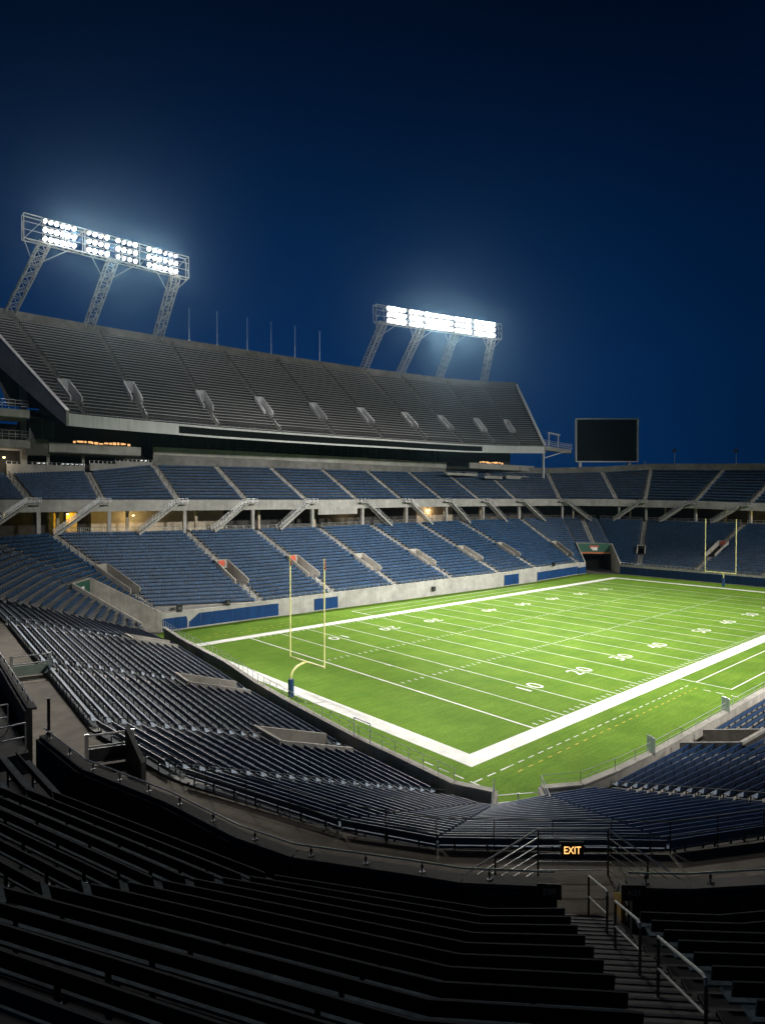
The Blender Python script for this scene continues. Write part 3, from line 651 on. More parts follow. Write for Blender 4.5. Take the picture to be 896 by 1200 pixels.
# antenna poles along the rear parapet
for q, (px, py0, py1, w) in enumerate([(222, 400, 361, 'first'), (255, 405, 365, 'second'), (290, 410, 372, 'third'), (318, 415, 377, 'fourth'), (346, 419, 382, 'fifth'), (375, 423, 388, 'sixth')]):
    x = [29.9, 37.2, 45.5, 52.5, 59.8, 67.8][q]; y = np.interp(x, [25.4, 38.8, 54, 68.7], [114.3, 114, 113.5, 112.8])
    mb = MB(); zt = at(px, py1, y=y)[2]; mb.tube([(x, y, 57.5), (x, y, 61.5)], .10, 6); mb.tube([(x, y, 61.5), (x, y, zt)], .065, 6); mb.box((x, y, 58.6), .4, .4, .3)
    tag(mb.build('lightning_rod', M['steel']), f'thin steel lightning rod, {w} from the left of six on the upper deck parapet', 'lightning rod', 'lightning rods on the upper deck parapet')

# ------------------------------------------------------------------ floodlight towers
def lattice(mb, p, q, w, n, r):
    p = V3(*p); q = V3(*q); d = unit(q-p); s1 = unit(np.cross(d, V3(0, 1, .3))); s2 = np.cross(d, s1)
    cor = [(a*s1+b*s2)*w/2 for a, b in ((-1, -1), (1, -1), (1, 1), (-1, 1))]
    for c in cor: mb.tube([p+c, q+c], r, 5)
    for k in range(n):
        a, b = lerp(p, q, k/n), lerp(p, q, (k+1)/n)
        for m in range(4):
            c0, c1 = cor[m], cor[(m+1) % 4]
            mb.tube([a+c0, b+c1] if k % 2 else [a+c1, b+c0], r*.55, 4); mb.tube([b+c0, b+c1], r*.5, 4)
def tower(label, P, Q, hgt, depth, legs, groups, rows, aim, rr, dim=None):
    P = V3(*P); Q = V3(*Q); u = unit(Q-P); L = np.linalg.norm(Q-P); n = unit(V3(u[1], -u[0], 0)); up = unit(np.cross(u, -n)); up = up if up[2] > 0 else -up
    o = thing('floodlight_tower', label, 'floodlight tower', tuple(legs[0][0]))
    mb = MB(); f = lambda s, h, d: P+u*s+up*h-n*d
    for h in (0, hgt*.36, hgt*.68, hgt):
        for d in (0, depth):
            if d and 0 < h < hgt: continue
            mb.tube([f(0, h, d), f(L, h, d)], .12 if h in (0, hgt) else .06, 5)
    nb = max(6, int(L/3.6))
    for k in range(nb+1):
        s = L*k/nb
        mb.tube([f(s, 0, 0), f(s, hgt, 0)], .08, 5); mb.tube([f(s, 0, depth), f(s, hgt, depth)], .08, 5)
        for h in (0, hgt): mb.tube([f(s, h, 0), f(s, h, depth)], .07, 4)
        if k < nb: s2 = L*(k+1)/nb; mb.tube([f(s, 0, depth), f(s2, hgt, depth)], .05, 4); mb.tube([f(s, 0, 0), f(s2, 0, depth)], .05, 4)
    for s in (0, L): mb.tube([f(s, 0, 0), f(s, hgt, depth)], .06, 4)
    mb.build('light_frame', M['truss'], o)
    for (b0, t0) in legs:
        b0 = V3(*b0); t0 = V3(*t0); lm = MB(); lattice(lm, b0, t0, 1.7, 9, .13); lm.build('lattice_leg', M['truss'], o)
        bm = MB(); kx = lerp(b0, t0, .68)
        s0 = np.dot(t0-P, u)
        for s in (max(0, s0-4.5), min(L, s0+4.5)): bm.tube([kx, f(s, 0, .3)], .09, 5)
        bm.build('brace', M['truss'], o)
    cnt = 0; rnd = random.Random(int(P[0])+9)
    for (s0, s1, ncol) in groups:
        for r_ in range(rows):
            for c_ in range(ncol):
                s = lerp(s0, s1, (c_+.5)/ncol); h = hgt*(.16+.72*r_/(rows-1))
                c = f(s, h, -.25); dirv = unit(V3(*aim)+V3(rnd.uniform(-30, 30), rnd.uniform(-30, 30), 0)-c)
                lb = MB(); lb.cur = 0; lb.disc(c, dirv, rr*1.08, .35, 10); lb.disc(c-dirv*.35, dirv, rr*.6, .4, 8); lb.cur = 1; lb.disc(c+dirv*.2, dirv, rr, .06, 12)
                w = M['lamp_dim'] if dim and dim(s/L, r_) else (M['lamp_glow'] if rnd.random() < .55 else M['lamp_mid'])
                lb.build('lamp', [M['house'], w], o); cnt += 1
    return o
rnd = random.Random(2)
T1 = tower('floodlight bank on three lattice legs, nearer one above the left end of the upper deck', (-8.0, 103.4, 69.7), (25.0, 103.6, 69.7), 4.7, 1.6,
      [((-8.66, 112.4, 57.4), (-4.2, 103.9, 69.9)), ((6.79, 114.3, 57.6), (8.6, 104.0, 69.9)), ((22.17, 114.3, 58.0), (22.2, 104.2, 69.9))],
      [(3.0, 9.3, 6), (11.0, 15.7, 4), (16.7, 21.5, 4), (23.2, 30.4, 6)], 3, (45, 15, 0), .43, dim=lambda f, r: f > .79 and r == 2)
T2 = tower('farther floodlight bank on four lattice legs above the right end of the upper deck', (82.7, 105.7, 71.2), (132.6, 99.7, 73.4), 4.9, 1.6,
      [((83.02, 112.2, 58.2), (85.6, 105.9, 71.6)), ((96.64, 111.2, 58.4), (99.5, 104.2, 72.2)), ((112.73, 109.8, 58.7), (112.9, 102.6, 72.8)), ((133.05, 107.8, 60.0), (128.6, 100.6, 73.4))],
      [(3.6, 10.4, 6), (11.8, 16.9, 4), (17.7, 28.7, 9), (29.7, 36.4, 5), (37.9, 47.0, 7)], 3, (45, 15, 0), .62)

# ------------------------------------------------------------------ scoreboard, bridge and fittings at the far end
sb = thing('scoreboard', 'large blank black video scoreboard with pale frame above the far corner', 'scoreboard', (158, 76, 30))
sc0 = at(710.3, 516, x=158.0); sdep = (sc0-CAM)@FWD; su = V3(*RGT); sw_, sh_ = 72.0/FPX*sdep, 50.0/FPX*sdep; sang = math.atan2(su[1], su[0]); sn = V3(su[1], -su[0], 0)
MB().box(sc0-sn*.3, sw_-.6, .7, sh_-.6, sang).build('screen', M['screen'], sb)
mb = MB()
for e in (-1, 1): mb.box(sc0+V3(0, 0, e*sh_/2), sw_+.2, 1.3, .34, sang); mb.box(sc0+su*e*sw_/2, .34, 1.3, sh_-.34, sang)
mb.build('frame', M['fascia'], sb)
for px in (680, 738): p = sc0+su*((px-710.3)/FPX*sdep)-sn*.8; MB().box((p[0], p[1], sc0[2]-sh_/2-2.2), .9, .9, 4.2, sang).build('post', M['fascia'], sb)
br = thing('access_bridge', 'slim railed steel walkway linking the upper deck to the scoreboard', 'walkway', (142, 84, 35.5))
bp = [(129.5, 81.5), (148, 83)]
MB().wall(bp[0], bp[1], 35.5, 36.8, 35.3, 36.4, 2.0).build('bridge_deck', M['concrete'], br)
mb = MB()
for h in (.6, 1.2, 1.8): mb.tube([(129.5, 81.4, 36.8+h), (148, 82.9, 36.4+h)], .05, 4)
for q in range(18): x = lerp(129.5, 148, q/17); mb.tube([(x, lerp(81.4, 82.9, q/17), 36.4), (x, lerp(81.4, 82.9, q/17), 38.4)], .045, 4)
mb.build('bridge_rail', M['steel'], br)
mb = MB(); mb.bar((130.0, 81, 33.0), (142.5, 82.0, 35.6), .22, .3); mb.box((128.6, 80.6, 31.5), .45, .45, 9.6); mb.build('strut', M['fascia'], br)
gp = tag(MB().bar((133.0, 81.6, 36.8), (133.0, 81.6, 40.8), .28, .28).bar((138.6, 81.9, 36.8), (138.6, 81.9, 40.6), .28, .28).bar((132.7, 81.6, 40.9), (139.3, 81.9, 40.7), .5, .45).build('steel_frame', M['fascia']), 'small white goal-shaped steel frame standing on the scoreboard walkway', 'frame')
for x, y, z0, w in ((162.2, 52, 31.2, 'left'), (162.2, 36, 30.6, 'right')):
    px = 790 if w == 'left' else 862
    p = at(px, 545, x=162.3); y = p[1]; zt_ = at(px, 527, x=162.3)[2]
    o = thing('parapet_light', 'small unlit pole light on the end parapet, ' + ('nearer the scoreboard' if w == 'left' else 'farther from the scoreboard'), 'pole light', (162.3, y, z0), 'unlit pole lights on the end parapet')
    MB().tube([(162.3, y, z0-.6), (162.3, y, zt_-.8)], .09, 6).build('pole', M['steel'], o)
    MB().box((162.1, y, zt_-.3), .4, 1.0, .8).box((161.85, y, zt_-.3), .10, 1.1, .9).build('light_head', M['black'], o)
p = at(754.7, 552, x=161.2)
tag(MB().tube([(161.2, p[1], 29), (161.2, p[1], at(754.7, 540.5, x=161.2)[2])], .12, 6).box((161.2, p[1], 30.2), .5, .5, .2).build('pole', M['steel']), 'short bare white pole on the end parapet between scoreboard and unlit pole lights', 'pole')

# ------------------------------------------------------------------ goalposts
def goalpost(label, xb, yc, xc, zc, ztop, hw, gz, padh, s):
    o = thing('goalpost', label, 'goalpost', (xb, yc, 0))
    MB().tube([(xb, yc, 0), (xb, yc, padh)], .30, 14).build('post_pad', M['padpost'], o)
    MB().tube([(xb, yc, padh*.9), (xb, yc, gz)]+[(xb+(xc-xb)*(1-math.cos(t)), yc, gz+(zc-gz)*math.sin(t)) for t in [math.pi/2*k/8 for k in range(1, 9)]], .11, 10).build('gooseneck', M['yellow'], o)
    MB().tube([(xc, yc-hw, zc), (xc, yc+hw, zc)], .10, 8).build('crossbar', M['yellow'], o)
    for sd in (-1, 1):
        up_ = MB().tube([(xc, yc+sd*hw, zc-.1), (xc, yc+sd*hw, ztop)], .075, 8).build('upright', M['yellow'], o)
        mb = MB(); mb.hexa([(xc-.02, yc+sd*hw-.25, ztop-1.1), (xc+.02, yc+sd*hw-.25, ztop-1.1), (xc+.02, yc+sd*hw+.10, ztop-1.1), (xc-.02, yc+sd*hw+.10, ztop-1.1), (xc-.02, yc+sd*hw-.10, ztop-.05), (xc+.02, yc+sd*hw-.10, ztop-.05), (xc+.02, yc+sd*hw+.12, ztop-.05), (xc-.02, yc+sd*hw+.12, ztop-.05)])
        if s: mb.build('wind_ribbon', M['ribbon'], up_)
    return o
goalpost('yellow goalpost with blue padded base at the near end line, orange ribbons on its uprights', -2.25, 21.7, -.3, 3.19, 14.08, 3.05, 1.95, 1.75, True)
goalpost('yellow goalpost standing before the navy padding at the far end line', 117.9, 24.6, 116.0, 3.4, 15.66, 3.3, 2.4, 2.0, False)

# small dark loudspeakers on the wall ledge
def speaker(p, label, s=1.0):
    o = thing('loudspeaker', label, 'loudspeaker', tuple(p))
    mb = MB(); mb.hexa([(p[0]-.35*s, p[1]-.3*s, p[2]), (p[0]+.35*s, p[1]-.3*s, p[2]), (p[0]+.25*s, p[1]+.3*s, p[2]), (p[0]-.25*s, p[1]+.3*s, p[2]), (p[0]-.35*s, p[1]-.38*s, p[2]+.9*s), (p[0]+.35*s, p[1]-.38*s, p[2]+.9*s), (p[0]+.25*s, p[1]+.2*s, p[2]+.9*s), (p[0]-.25*s, p[1]+.2*s, p[2]+.9*s)])
    mb.build('cabinet', M['black'], o); MB().disc((p[0], p[1]-.36*s, p[2]+.45*s), (0, -1, .1), .22*s, .05, 10).build('cone', M['steel_dark'], o)
    mb = MB(); mb.tube([(p[0], p[1], p[2]-.25*s), (p[0], p[1], p[2]+.1)], .06, 6); mb.build('bracket', M['steel_dark'], o)
speaker((11.6, 61.15, 2.85), 'small black loudspeaker on the far wall ledge above the long blue board', 1.0)
speaker((3.4, 61.2, 2.8), 'black loudspeaker on the ledge beside the corner tunnel mouth', 1.2)
speaker((57.3, 58.75, 1.1), 'black loudspeaker low on the bare concrete wall at midfield', 1.0)
speaker((100.5, 58.4, 3.3), 'black loudspeaker above the blue board leading to the scoreboard tunnel', 1.0)

# warm lamps in the concourse
def wall_lamp(p, label, power, col=(1, .72, .32)):
    o = thing('wall_lamp', label, 'wall lamp', tuple(p))
    MB().box((p[0], p[1], p[2]+.16), .5, .3, .12).build('lamp_bracket', M['steel_dark'], o)
    MB().disc((p[0], p[1], p[2]), (0, 0, 1), .2, .2, 10).build('lamp_globe', M['warm_lamp'], o)
    if power:
        l = bpy.data.lights.new('wall_lamp_light', 'POINT'); l.energy = power; l.color = col; l.shadow_soft_size = .25
        lo = bpy.data.objects.new('wall_lamp_light', l); COL.objects.link(lo); lo.location = (p[0], p[1]-.3, p[2]-.45)
def cpt(px, py, d): return at(px, py, y=86.2+d)
wall_lamp(cpt(156.3, 604, 8.0), 'bright warm lamp on the beige concourse wall left of the second long staircase', 420)
wall_lamp(cpt(79.5, 602.5, 8.0), 'warm lamp lighting the yellow doorway in the concourse', 520, (1, .70, .12))
wall_lamp(cpt(410, 600.5, 7.0), 'small warm lamp under the hanging screen wall in the concourse', 350)
wall_lamp(cpt(502.5, 597.5, 8.0), 'warm lamp on the concourse wall right of midfield', 420, (1, .68, .36))
wall_lamp(cpt(596, 596.5, 5.0), 'warm lamp low under the right end of the side balcony', 260, (1, .66, .2))
wall_lamp(at(889, 597, x=151.5), 'warm lamp under the far end balcony at the right edge', 420, (1, .66, .2))
# doorway wall panels, with the yellow lamplight put into their colour
for (x0, x1, lab) in ((62.5, 69, 'narrow yellow-lit wall panel in the concourse'), (77.5, 90, 'wide yellow-lit wall panel beside the concourse stairs')):
    a, c = at(x0, 610, y=95.4), at(x1, 610, y=95.4)
    tag(MB().box(((a[0]+c[0])/2, 95.3, 15.55), c[0]-a[0], .25, 4.1).box(((a[0]+c[0])/2, 95.1, 13.7), c[0]-a[0]+.3, .2, .3).build('wall_panel', M['yellow_wall']), lab, 'wall panel')

# ------------------------------------------------------------------ stair tower at the open left end of the big stand
tw = thing('stair_tower', 'concrete stair tower with railed balconies at the open left end of the main stand', 'stair tower', (-20, 96, 13))
for (zz, y) in ((35.0, 92), (29.7, 92)):
    MB().box((-24.5, y+4, zz), 29.2, 8.2, 1.35).build('slab', M['concrete'], tw)
    mb = MB()
    for h in (.55, 1.0, 1.6): mb.tube([(-39, y+.1, zz+.67+h), (-10.1, y+.1, zz+.67+h)], .04, 4)
    for q in range(30): x = lerp(-39, -10.1, q/29); mb.tube([(x, y+.1, zz+.6), (x, y+.1, zz+2.3)], .035, 4)
    mb.build('balcony_rail', M['steel'], tw)
for x, y, z1 in ((-9.0, 100.8, 42), (-13.8, 100.5, 46), (-24, 100.5, 46)): MB().box((x, y, (24.4+z1)/2), 1.0, 1.0, z1-24.4).build('column', M['concrete'], tw)
MB().box((-22, 101.5, 23.5), 27, .4, 21).build('rear_wall', M['dark'], tw)
MB().box((-8.0, 96.0, 33.6), 2.0, .2, 5.0).build('glazed_screen', M['glass'], tw)
MB().box((-6.1, 96.0, 33.2), 1.7, .2, 4.2).build('glazed_screen', M['glass'], tw)
mb = MB()
for x in (-9.05, -7.0, -5.2): mb.box((x, 95.85, 33.6), .16, .2, 5.2)
mb.bar((-9.1, 95.85, 36.2), (-5.1, 95.85, 36.2), .2, .16); mb.build('screen_frame', M['steel_dark'], tw)
MB().box((-7.9, 97.0, 29.6), 3.7, 2.4, 2.9).build('link_block', M['concrete_dark'], tw)
wall_lamp(at(5, 536, y=99.0), 'square pale lamp in the dark stair tower opening at the left edge', 160, (1, .82, .6))
# ------------------------------------------------------------------ near lower stand (bench seating round the near corner)
NL = [((-4.9, 53.4, 1.7), (-22.9, 61.0, 7.7)), ((-5.0, 41.5, 1.7), (-23.7, 42.0, 7.3)), ((-7.8, 20.0, 1.7), (-25.5, 21.0, 7.3)), ((-9.5, 3.4, 1.7), (-26.9, 4.5, 7.3)), ((-9.8, -6.6, 1.7), (-26.2, -4.6, 7.3)), ((-9.3, -8.9, 1.7), (-23.3, -13.3, 7.1)),
      ((-8.9, -9.5, 1.7), (-21.3, -16.6, 7.0)), ((-6.3, -11.2, 2.1), (-15.2, -22.4, 7.0)), ((-2.7, -12.8, 2.1), (-6.4, -27.2, 7.1)), ((9.2, -13.2, 2.1), (8.5, -31, 7.3)), ((30, -13.2, 2.1), (30, -31, 7.3)), ((52, -13.2, 2.1), (52, -31, 7.3))]
near = Stand(NL, 21, .5); near.wide = {8: .9, 4: .75}; near.noaisle |= {0, 5, 6, 7, 11}
near.vom[1] = (1, 7, 1.5); near.vom[2] = (1, 8, 1.8); near.vom[3] = (1, 8, 1.8); near.vom[9] = (0, 5, 2.0)
nst = thing('grandstand', 'near lower grandstand of long bench rows curving round the near end and corner', 'grandstand')
for i in range(11):
    mb = MB(); near.terrace(i, mb); mb.build('terrace', M['slate_floor'] if i < 7 else M['concrete_warm'], nst)
for j in range(1, 11):
    if j in near.noaisle: continue
    near.aisles(j, nst, M['concrete'], lat=.3, h=.8, rmat=M['steel_dark'], r=.022)
    if j in near.vom: near.vomitory(j, nst, M['concrete_warm'], top=.75)
WPTS = [(-2.9, 51.8), (-4.2, 43.2), (-5.5, 29.2), (-7.1, 20), (-7.9, 13.2), (-8.8, 3), (-8.9, -1), (-9.15, -6.6), (-8.2, -8.9)]
WPTR = [(-5.7, -10.5), (-3.5, -11.8), (-.1, -12.2), (4.7, -12.45), (9, -12.5), (26, -12.55), (60, -12.6)]
for pts, mt in ((WPTS, M['concrete_warm']), (WPTR, M['concrete_warm'])):
    for a, c in zip(pts[:-1], pts[1:]):
        MB().wall(c, a, -.05, 2.62, -.05, 2.62, -.28).build('field_wall', mt, nst)
        u = unit(np.array(c)-np.array(a)); MB().bar((a[0], a[1], 2.67), (c[0], c[1], 2.67), .5, .09).build('wall_cap', mt, nst)
railing([(x, y, 2.7) for x, y in WPTS[:-1]], .85, M['steel'], 'thin white-grey rail on the wall between the bench stand and the near end zone', None, post=1.3, rails=(1.0, .55), r=.022)
railing([(x, y, 2.7) for x, y in WPTR], .7, M['rail_paint'], 'white-grey rail on the near sideline wall at the right', None, post=2.6, rails=(1.0, .5), r=.017)
# gate stair down to the pitch at the corner
gs = thing('corner_stair', 'short tan-walled stair with steel rails down to the pitch at the near corner', 'staircase', (-8, -9.5, 0))
mb = MB()
for k in range(7): p = lerp(V3(-9.4, -10.0, 1.6), V3(-7.2, -8.6, .2), k/6); mb.box(p-V3(0, 0, .1), .5, 1.5, .2, R(33))
mb.build('flight', M['concrete'], gs)
MB().wall((-8.2, -8.9), (-10.4, -10.4), 0, 2.7, 1.2, 2.2, .22).build('side_wall', M['concrete_warm'], gs)
MB().wall((-5.7, -10.5), (-7.3, -12.3), 0, 2.7, 1.2, 2.3, -.22).build('side_wall', M['concrete_warm'], gs)
mb = MB()
for a, c in (((-8.2, -8.9, 3.4), (-10.2, -10.3, 2.9)), ((-5.7, -10.5, 3.4), (-7.1, -12.1, 3.0))):
    mb.tube([a, c], .03, 5); mb.tube([V3(*a)-V3(0, 0, .4), V3(*c)-V3(0, 0, .4)], .02, 5)
    for q in range(5): p = lerp(V3(*a), V3(*c), q/4); mb.tube([p, p-V3(0, 0, .85)], .025, 5)
mb.build('handrail', M['steel'], gs)
gt = thing('pitch_gate', 'horizontal-barred steel gate across the gap in the near corner wall', 'gate', (-7, -9.7, 0))
mb = MB(); a, c = V3(-8.1, -9.0, 0), V3(-5.8, -10.45, 0)
for h in (.35, .75, 1.15, 1.55, 1.95, 2.4): mb.tube([a+V3(0, 0, h), c+V3(0, 0, h)], .03, 5)
mb.build('bars', M['steel'], gt); mb = MB()
for q in (0, .5, 1): p = lerp(a, c, q); mb.tube([p, p+V3(0, 0, 2.45)], .045, 6)
mb.build('post', M['steel'], gt)
# pale mesh panels on the near sideline wall, white frame on the near end wall
def mesh_panel(x, y, label, rot):
    o = thing('mesh_panel', label, 'mesh panel', (x, y, 2.7))
    MB().box((x, y, 3.2), .78, .05, 1.1, rot).build('panel', M['mesh'], o)
    u = V3(math.cos(rot), math.sin(rot), 0); mb = MB()
    for s in (-.41, .41): p = V3(x, y, 2.5)+u*s; mb.tube([p, p+V3(0, 0, 1.3)], .025, 6)
    mb.tube([V3(x, y, 3.79)-u*.41, V3(x, y, 3.79)+u*.41], .025, 6); mb.build('frame', M['steel'], o)
p = at(771, 884, z=2.7); mesh_panel(p[0], -12.4, 'pale green mesh panel on the near sideline wall, closer to the corner gate', R(62))
p = at(864, 836, z=2.7); mesh_panel(p[0], -12.45, 'pale green mesh panel on the near sideline wall, farther along above the blue rows', R(62))
p = at(424, 867, z=2.7); fr = MB()
for s in (-.9, .9): fr.tube([(p[0], p[1]+s, 2.6), (p[0], p[1]+s, 4.1)], .04, 6)
fr.tube([(p[0], p[1]-.9, 4.1), (p[0], p[1]+.9, 4.1)], .04, 6); tag(fr.build('tubular_frame', M['fascia']), 'white tubular frame standing on the near end wall above the bench rows', 'gate frame')

# benches with seat plank, backrest and brackets
def bench_objs(pts, nrm, zf, mats, label, group, name='bench', seat_d=.28, back=(.60, .85), every=1.9, brackets=True, cat='bench'):
    """pts: polyline of the backrest line; nrm: outward (up-slope) direction per point"""
    base = lerp(pts[0], pts[-1], .5); o = thing(name, label, cat, (base[0], base[1], zf[0]), group)
    ms, mk, br_ = MB(), MB(), []
    for q in range(len(pts)-1):
        a, c = pts[q], pts[q+1]; na, nc = nrm[q], nrm[q+1]; za, zc = zf[q], zf[q+1]
        A = lambda p, n, d, z: V3(p[0]+n[0]*d, p[1]+n[1]*d, z)
        s0, s1 = -.06-seat_d, -.06
        ms.hexa([A(a, na, s0, za+.42), A(c, nc, s0, zc+.42), A(c, nc, s1, zc+.42), A(a, na, s1, za+.42), A(a, na, s0, za+.46), A(c, nc, s0, zc+.46), A(c, nc, s1, zc+.46), A(a, na, s1, za+.46)])
        mk.hexa([A(a, na, 0, za+back[0]), A(c, nc, 0, zc+back[0]), A(c, nc, .035, zc+back[0]), A(a, na, .035, za+back[0]), A(a, na, .05, za+back[1]), A(c, nc, .05, zc+back[1]), A(c, nc, .085, zc+back[1]), A(a, na, .085, za+back[1])])
        L = np.linalg.norm((c-a)[:2]); m = max(1, int(L/every))
        for w in range(m):
            f = (w+.5)/m; p = lerp(a, c, f); n = unit(lerp(na, nc, f)); z_ = lerp(za, zc, f); b_ = MB(); ang = math.atan2(n[1], n[0])
            b_.box((p[0]+n[0]*.05, p[1]+n[1]*.05, z_+.36), .05, .06, .72, ang); b_.box((p[0]-n[0]*.14, p[1]-n[1]*.14, z_+.395), .34, .06, .05, ang); br_.append(b_)
    ms.build('seat', mats[0], o); mk.build('backrest', mats[1], o)
    if brackets == 'each':
        for b_ in br_: b_.build('bracket', mats[2], o)
    elif brackets:
        mb = MB()
        for b_ in br_:
            k = len(mb.v); mb.v += b_.v; mb.f += [tuple(i+k for i in f) for f in b_.f]; mb.m += b_.m
        e0 = V3(*(pts[0]-nrm[0]*.15)[:2], zf[0]+.36); e1 = V3(*(pts[-1]-nrm[-1]*.15)[:2], zf[-1]+.36); mb.bar(e0, e1, .05, .06)
        mb.build('support_frame', mats[2], o)
    return o
n_words = ['against the corner tunnel seats', 'left of the farthest bench-stand portal', 'between the two nearer bench-stand portals', 'right of the nearest bench-stand portal', 'first wedge left of pitch stair', 'narrow wedge beside pitch stair', 'wedge behind the pitch gate', 'wedge right of the pitch gate', 'left of the right-hand portal', 'right of the right-hand portal', 'farthest block along the near sideline']
BN = 0
for i in range(11):
    for k in range(21):
        kk = k+.72; a, c = near.ends(i, kk, k); fa, fc = near.ends(i, k, k); 
        na = -V3(*unit((near.st[i][0]-near.st[i][1])[:2]), 0); nc = -V3(*unit((near.st[i+1][0]-near.st[i+1][1])[:2]), 0)
        if np.linalg.norm((a-c)[:2]) < .8: continue
        u = unit((c-a)*V3(1, 1, 0)); g0 = .06 if i in near.noaisle else 0; g1 = .06 if i+1 in near.noaisle else 0; a = a+u*g0; c = c-u*g1
        P_ = [pix(lerp(a, c, f)+V3(0, 0, .8)) for f in (0, .25, .5, .75, 1)]
        blue = i >= 7
        bench_objs([a, c], [na, nc], [fa[2], fc[2]], (M['alu_grey'], M['back_blue'] if blue else M['back_navy'], M['steel_dark']),
                   f'{"blue" if blue else "navy"}-backed bench, {ORD[k]} row from the pitch, {n_words[i]}', 'bench rows of the near lower stand', name='bench_row', back=(.52, .85) if blue else (.55, .84), every=1.15, cat='bench row'); BN += 1
print('near lower benches', BN)

# cross walkway behind the lower benches
cap = [(-26.6, 52, 11), (-28.2, 36, 11), (-29.3, 20, 11), (-30.3, 9.2, 11), (-31.2, -2.1, 11), (-31.65, -5.9, 11), (-31.4, -10, 11), (-30.25, -14.2, 11), (-29.7, -17.3, 11), (-29.1, -19.1, 11), (-27.5, -21.45, 11), (-26.75, -22.6, 11), (-25.25, -24.15, 11)]
capr = [(-24.0, -25.3, 11), (-23.0, -26.25, 11), (-21.5, -27.35, 11), (-18.0, -29.3, 11), (-9, -34.5, 11)]
inner = [near.st[j][1] for j in range(0, 10)]
mb = MB()
allcap = [V3(*p) for p in cap+capr]
wk_in = [V3(*inner[0][:2], 7.2)]+[V3(*p[:2], 7.2) for p in inner[1:]]
def resample(pts, n):
    pts = [np.array(p, float) for p in pts]; d = [0]
    for a, c in zip(pts[:-1], pts[1:]): d.append(d[-1]+np.linalg.norm((c-a)[:2]))
    return [np.array([np.interp(d[-1]*q/n, d, [p[k] for p in pts]) for k in range(3)]) for q in range(n+1)]
ra, rb = resample(wk_in, 40), resample(allcap, 40)
for q in range(40): mb.quad(V3(*ra[q][:2], 7.2), V3(*ra[q+1][:2], 7.2), V3(*rb[q+1][:2], 7.2), V3(*rb[q][:2], 7.2))
tag(mb.build('walkway', M['walk']), kind='structure')

# near upper stand: parapet wall, landing, stepped rows, stair
ust = thing('grandstand', 'shadowed near upper stand of charcoal benches behind a dark concrete parapet', 'grandstand')
for pts in (cap[:5], cap[5:], capr):
    for a, c in zip(pts[:-1], pts[1:]):
        MB().wall(a, c, 6.9, 10.9, 6.9, 10.9, -.30).build('parapet_wall', M['concrete_soot'], ust)
        MB().bar((a[0], a[1], 10.95), (c[0], c[1], 10.95), .36, .10).build('parapet_cap', M['concrete_dark'], ust)
T, RS = .68, .28
US = [((-33.1, -8.6), (-1, 0)), ((-33.0, -12.5), (-1, -.02)), ((-30.5, -20.2), (-.99, -.12)), ((-27.75, -24.25), (-.86, -.51)), ((-26.6, -25.26), (-.745, -.667)), ((-25.55, -26.35), (-.73, -.683)), ((-24.45, -27.45), (-.62, -.785)), ((-23.2, -28.3), (-.5, -.866)), ((-17.5, -31.4), (-.45, -.893))]
US = [(np.array(p), unit(np.array(d, float))) for p, d in US]
def up_(j, k): p = US[j][0]+US[j][1]*(T*k); return V3(p[0], p[1], 0)
zfl = lambda k: 10.7+RS*k
def ush(i, j, name, k0, k1, mtl):
    mb = MB()
    for k in range(k0, k1):
        a0, b0, a1, b1 = up_(i, k-.7), up_(j, k-.7), up_(i, k+.3), up_(j, k+.3); zz = zfl(k)
        F = lambda p, z_: V3(p[0], p[1], z_)
        mb.quad(F(a0, zz), F(b0, zz), F(b1, zz), F(a1, zz)); mb.quad(F(a1, zz), F(b1, zz), F(b1, zz+RS), F(a1, zz+RS))
    a0, b0 = up_(i, k0-.7), up_(j, k0-.7); a9, b9 = up_(i, -3.2), up_(j, -3.2)
    mb.quad(F(a0, 10.02), F(b0, 10.02), F(b0, zfl(k0)), F(a0, zfl(k0)))
    mb.quad(F(a9, 10.02), F(b9, 10.02), F(b0, 10.02), F(a0, 10.02))
    return mb.build(name, mtl, ust)
for i in (1, 2, 3, 5, 6, 7): ush(i, i+1, 'terrace', 0, 13, M['deck_floor'])
ush(0, 1, 'terrace', 0, 6, M['deck_floor'])
mb = MB(); nb = MB()
F = lambda p, z_: V3(p[0], p[1], z_)
k = -3.6
while k < 13:
    a0, b0, a1, b1 = up_(4, k), up_(5, k), up_(4, k+.5), up_(5, k+.5); zz = 10.7+RS*(k+.35)+.02
    mb.quad(F(a0, zz), F(b0, zz), F(b1, zz), F(a1, zz)); mb.quad(F(a1, zz), F(b1, zz), F(b1, zz+RS/2), F(a1, zz+RS/2)); k += .5
    nb.bar(F(lerp(a0, a1, .1), zz+.004), F(lerp(b0, b1, .1), zz+.004), .055, .014)  # dark strip drawn along each step edge
sa = mb.build('stair_aisle', M['concrete_dark'], ust); nb.build('step_edge_strip', M['black'], sa)['kind'] = 'stuff'
mb = MB(); mb.prism([(-25.9, -24.8), (-24.6, -26.1), (-21.95, -23.75), (-23.45, -22.35)], 9.3, 9.66); mb.build('landing', M['walk'], ust)
ubs = []
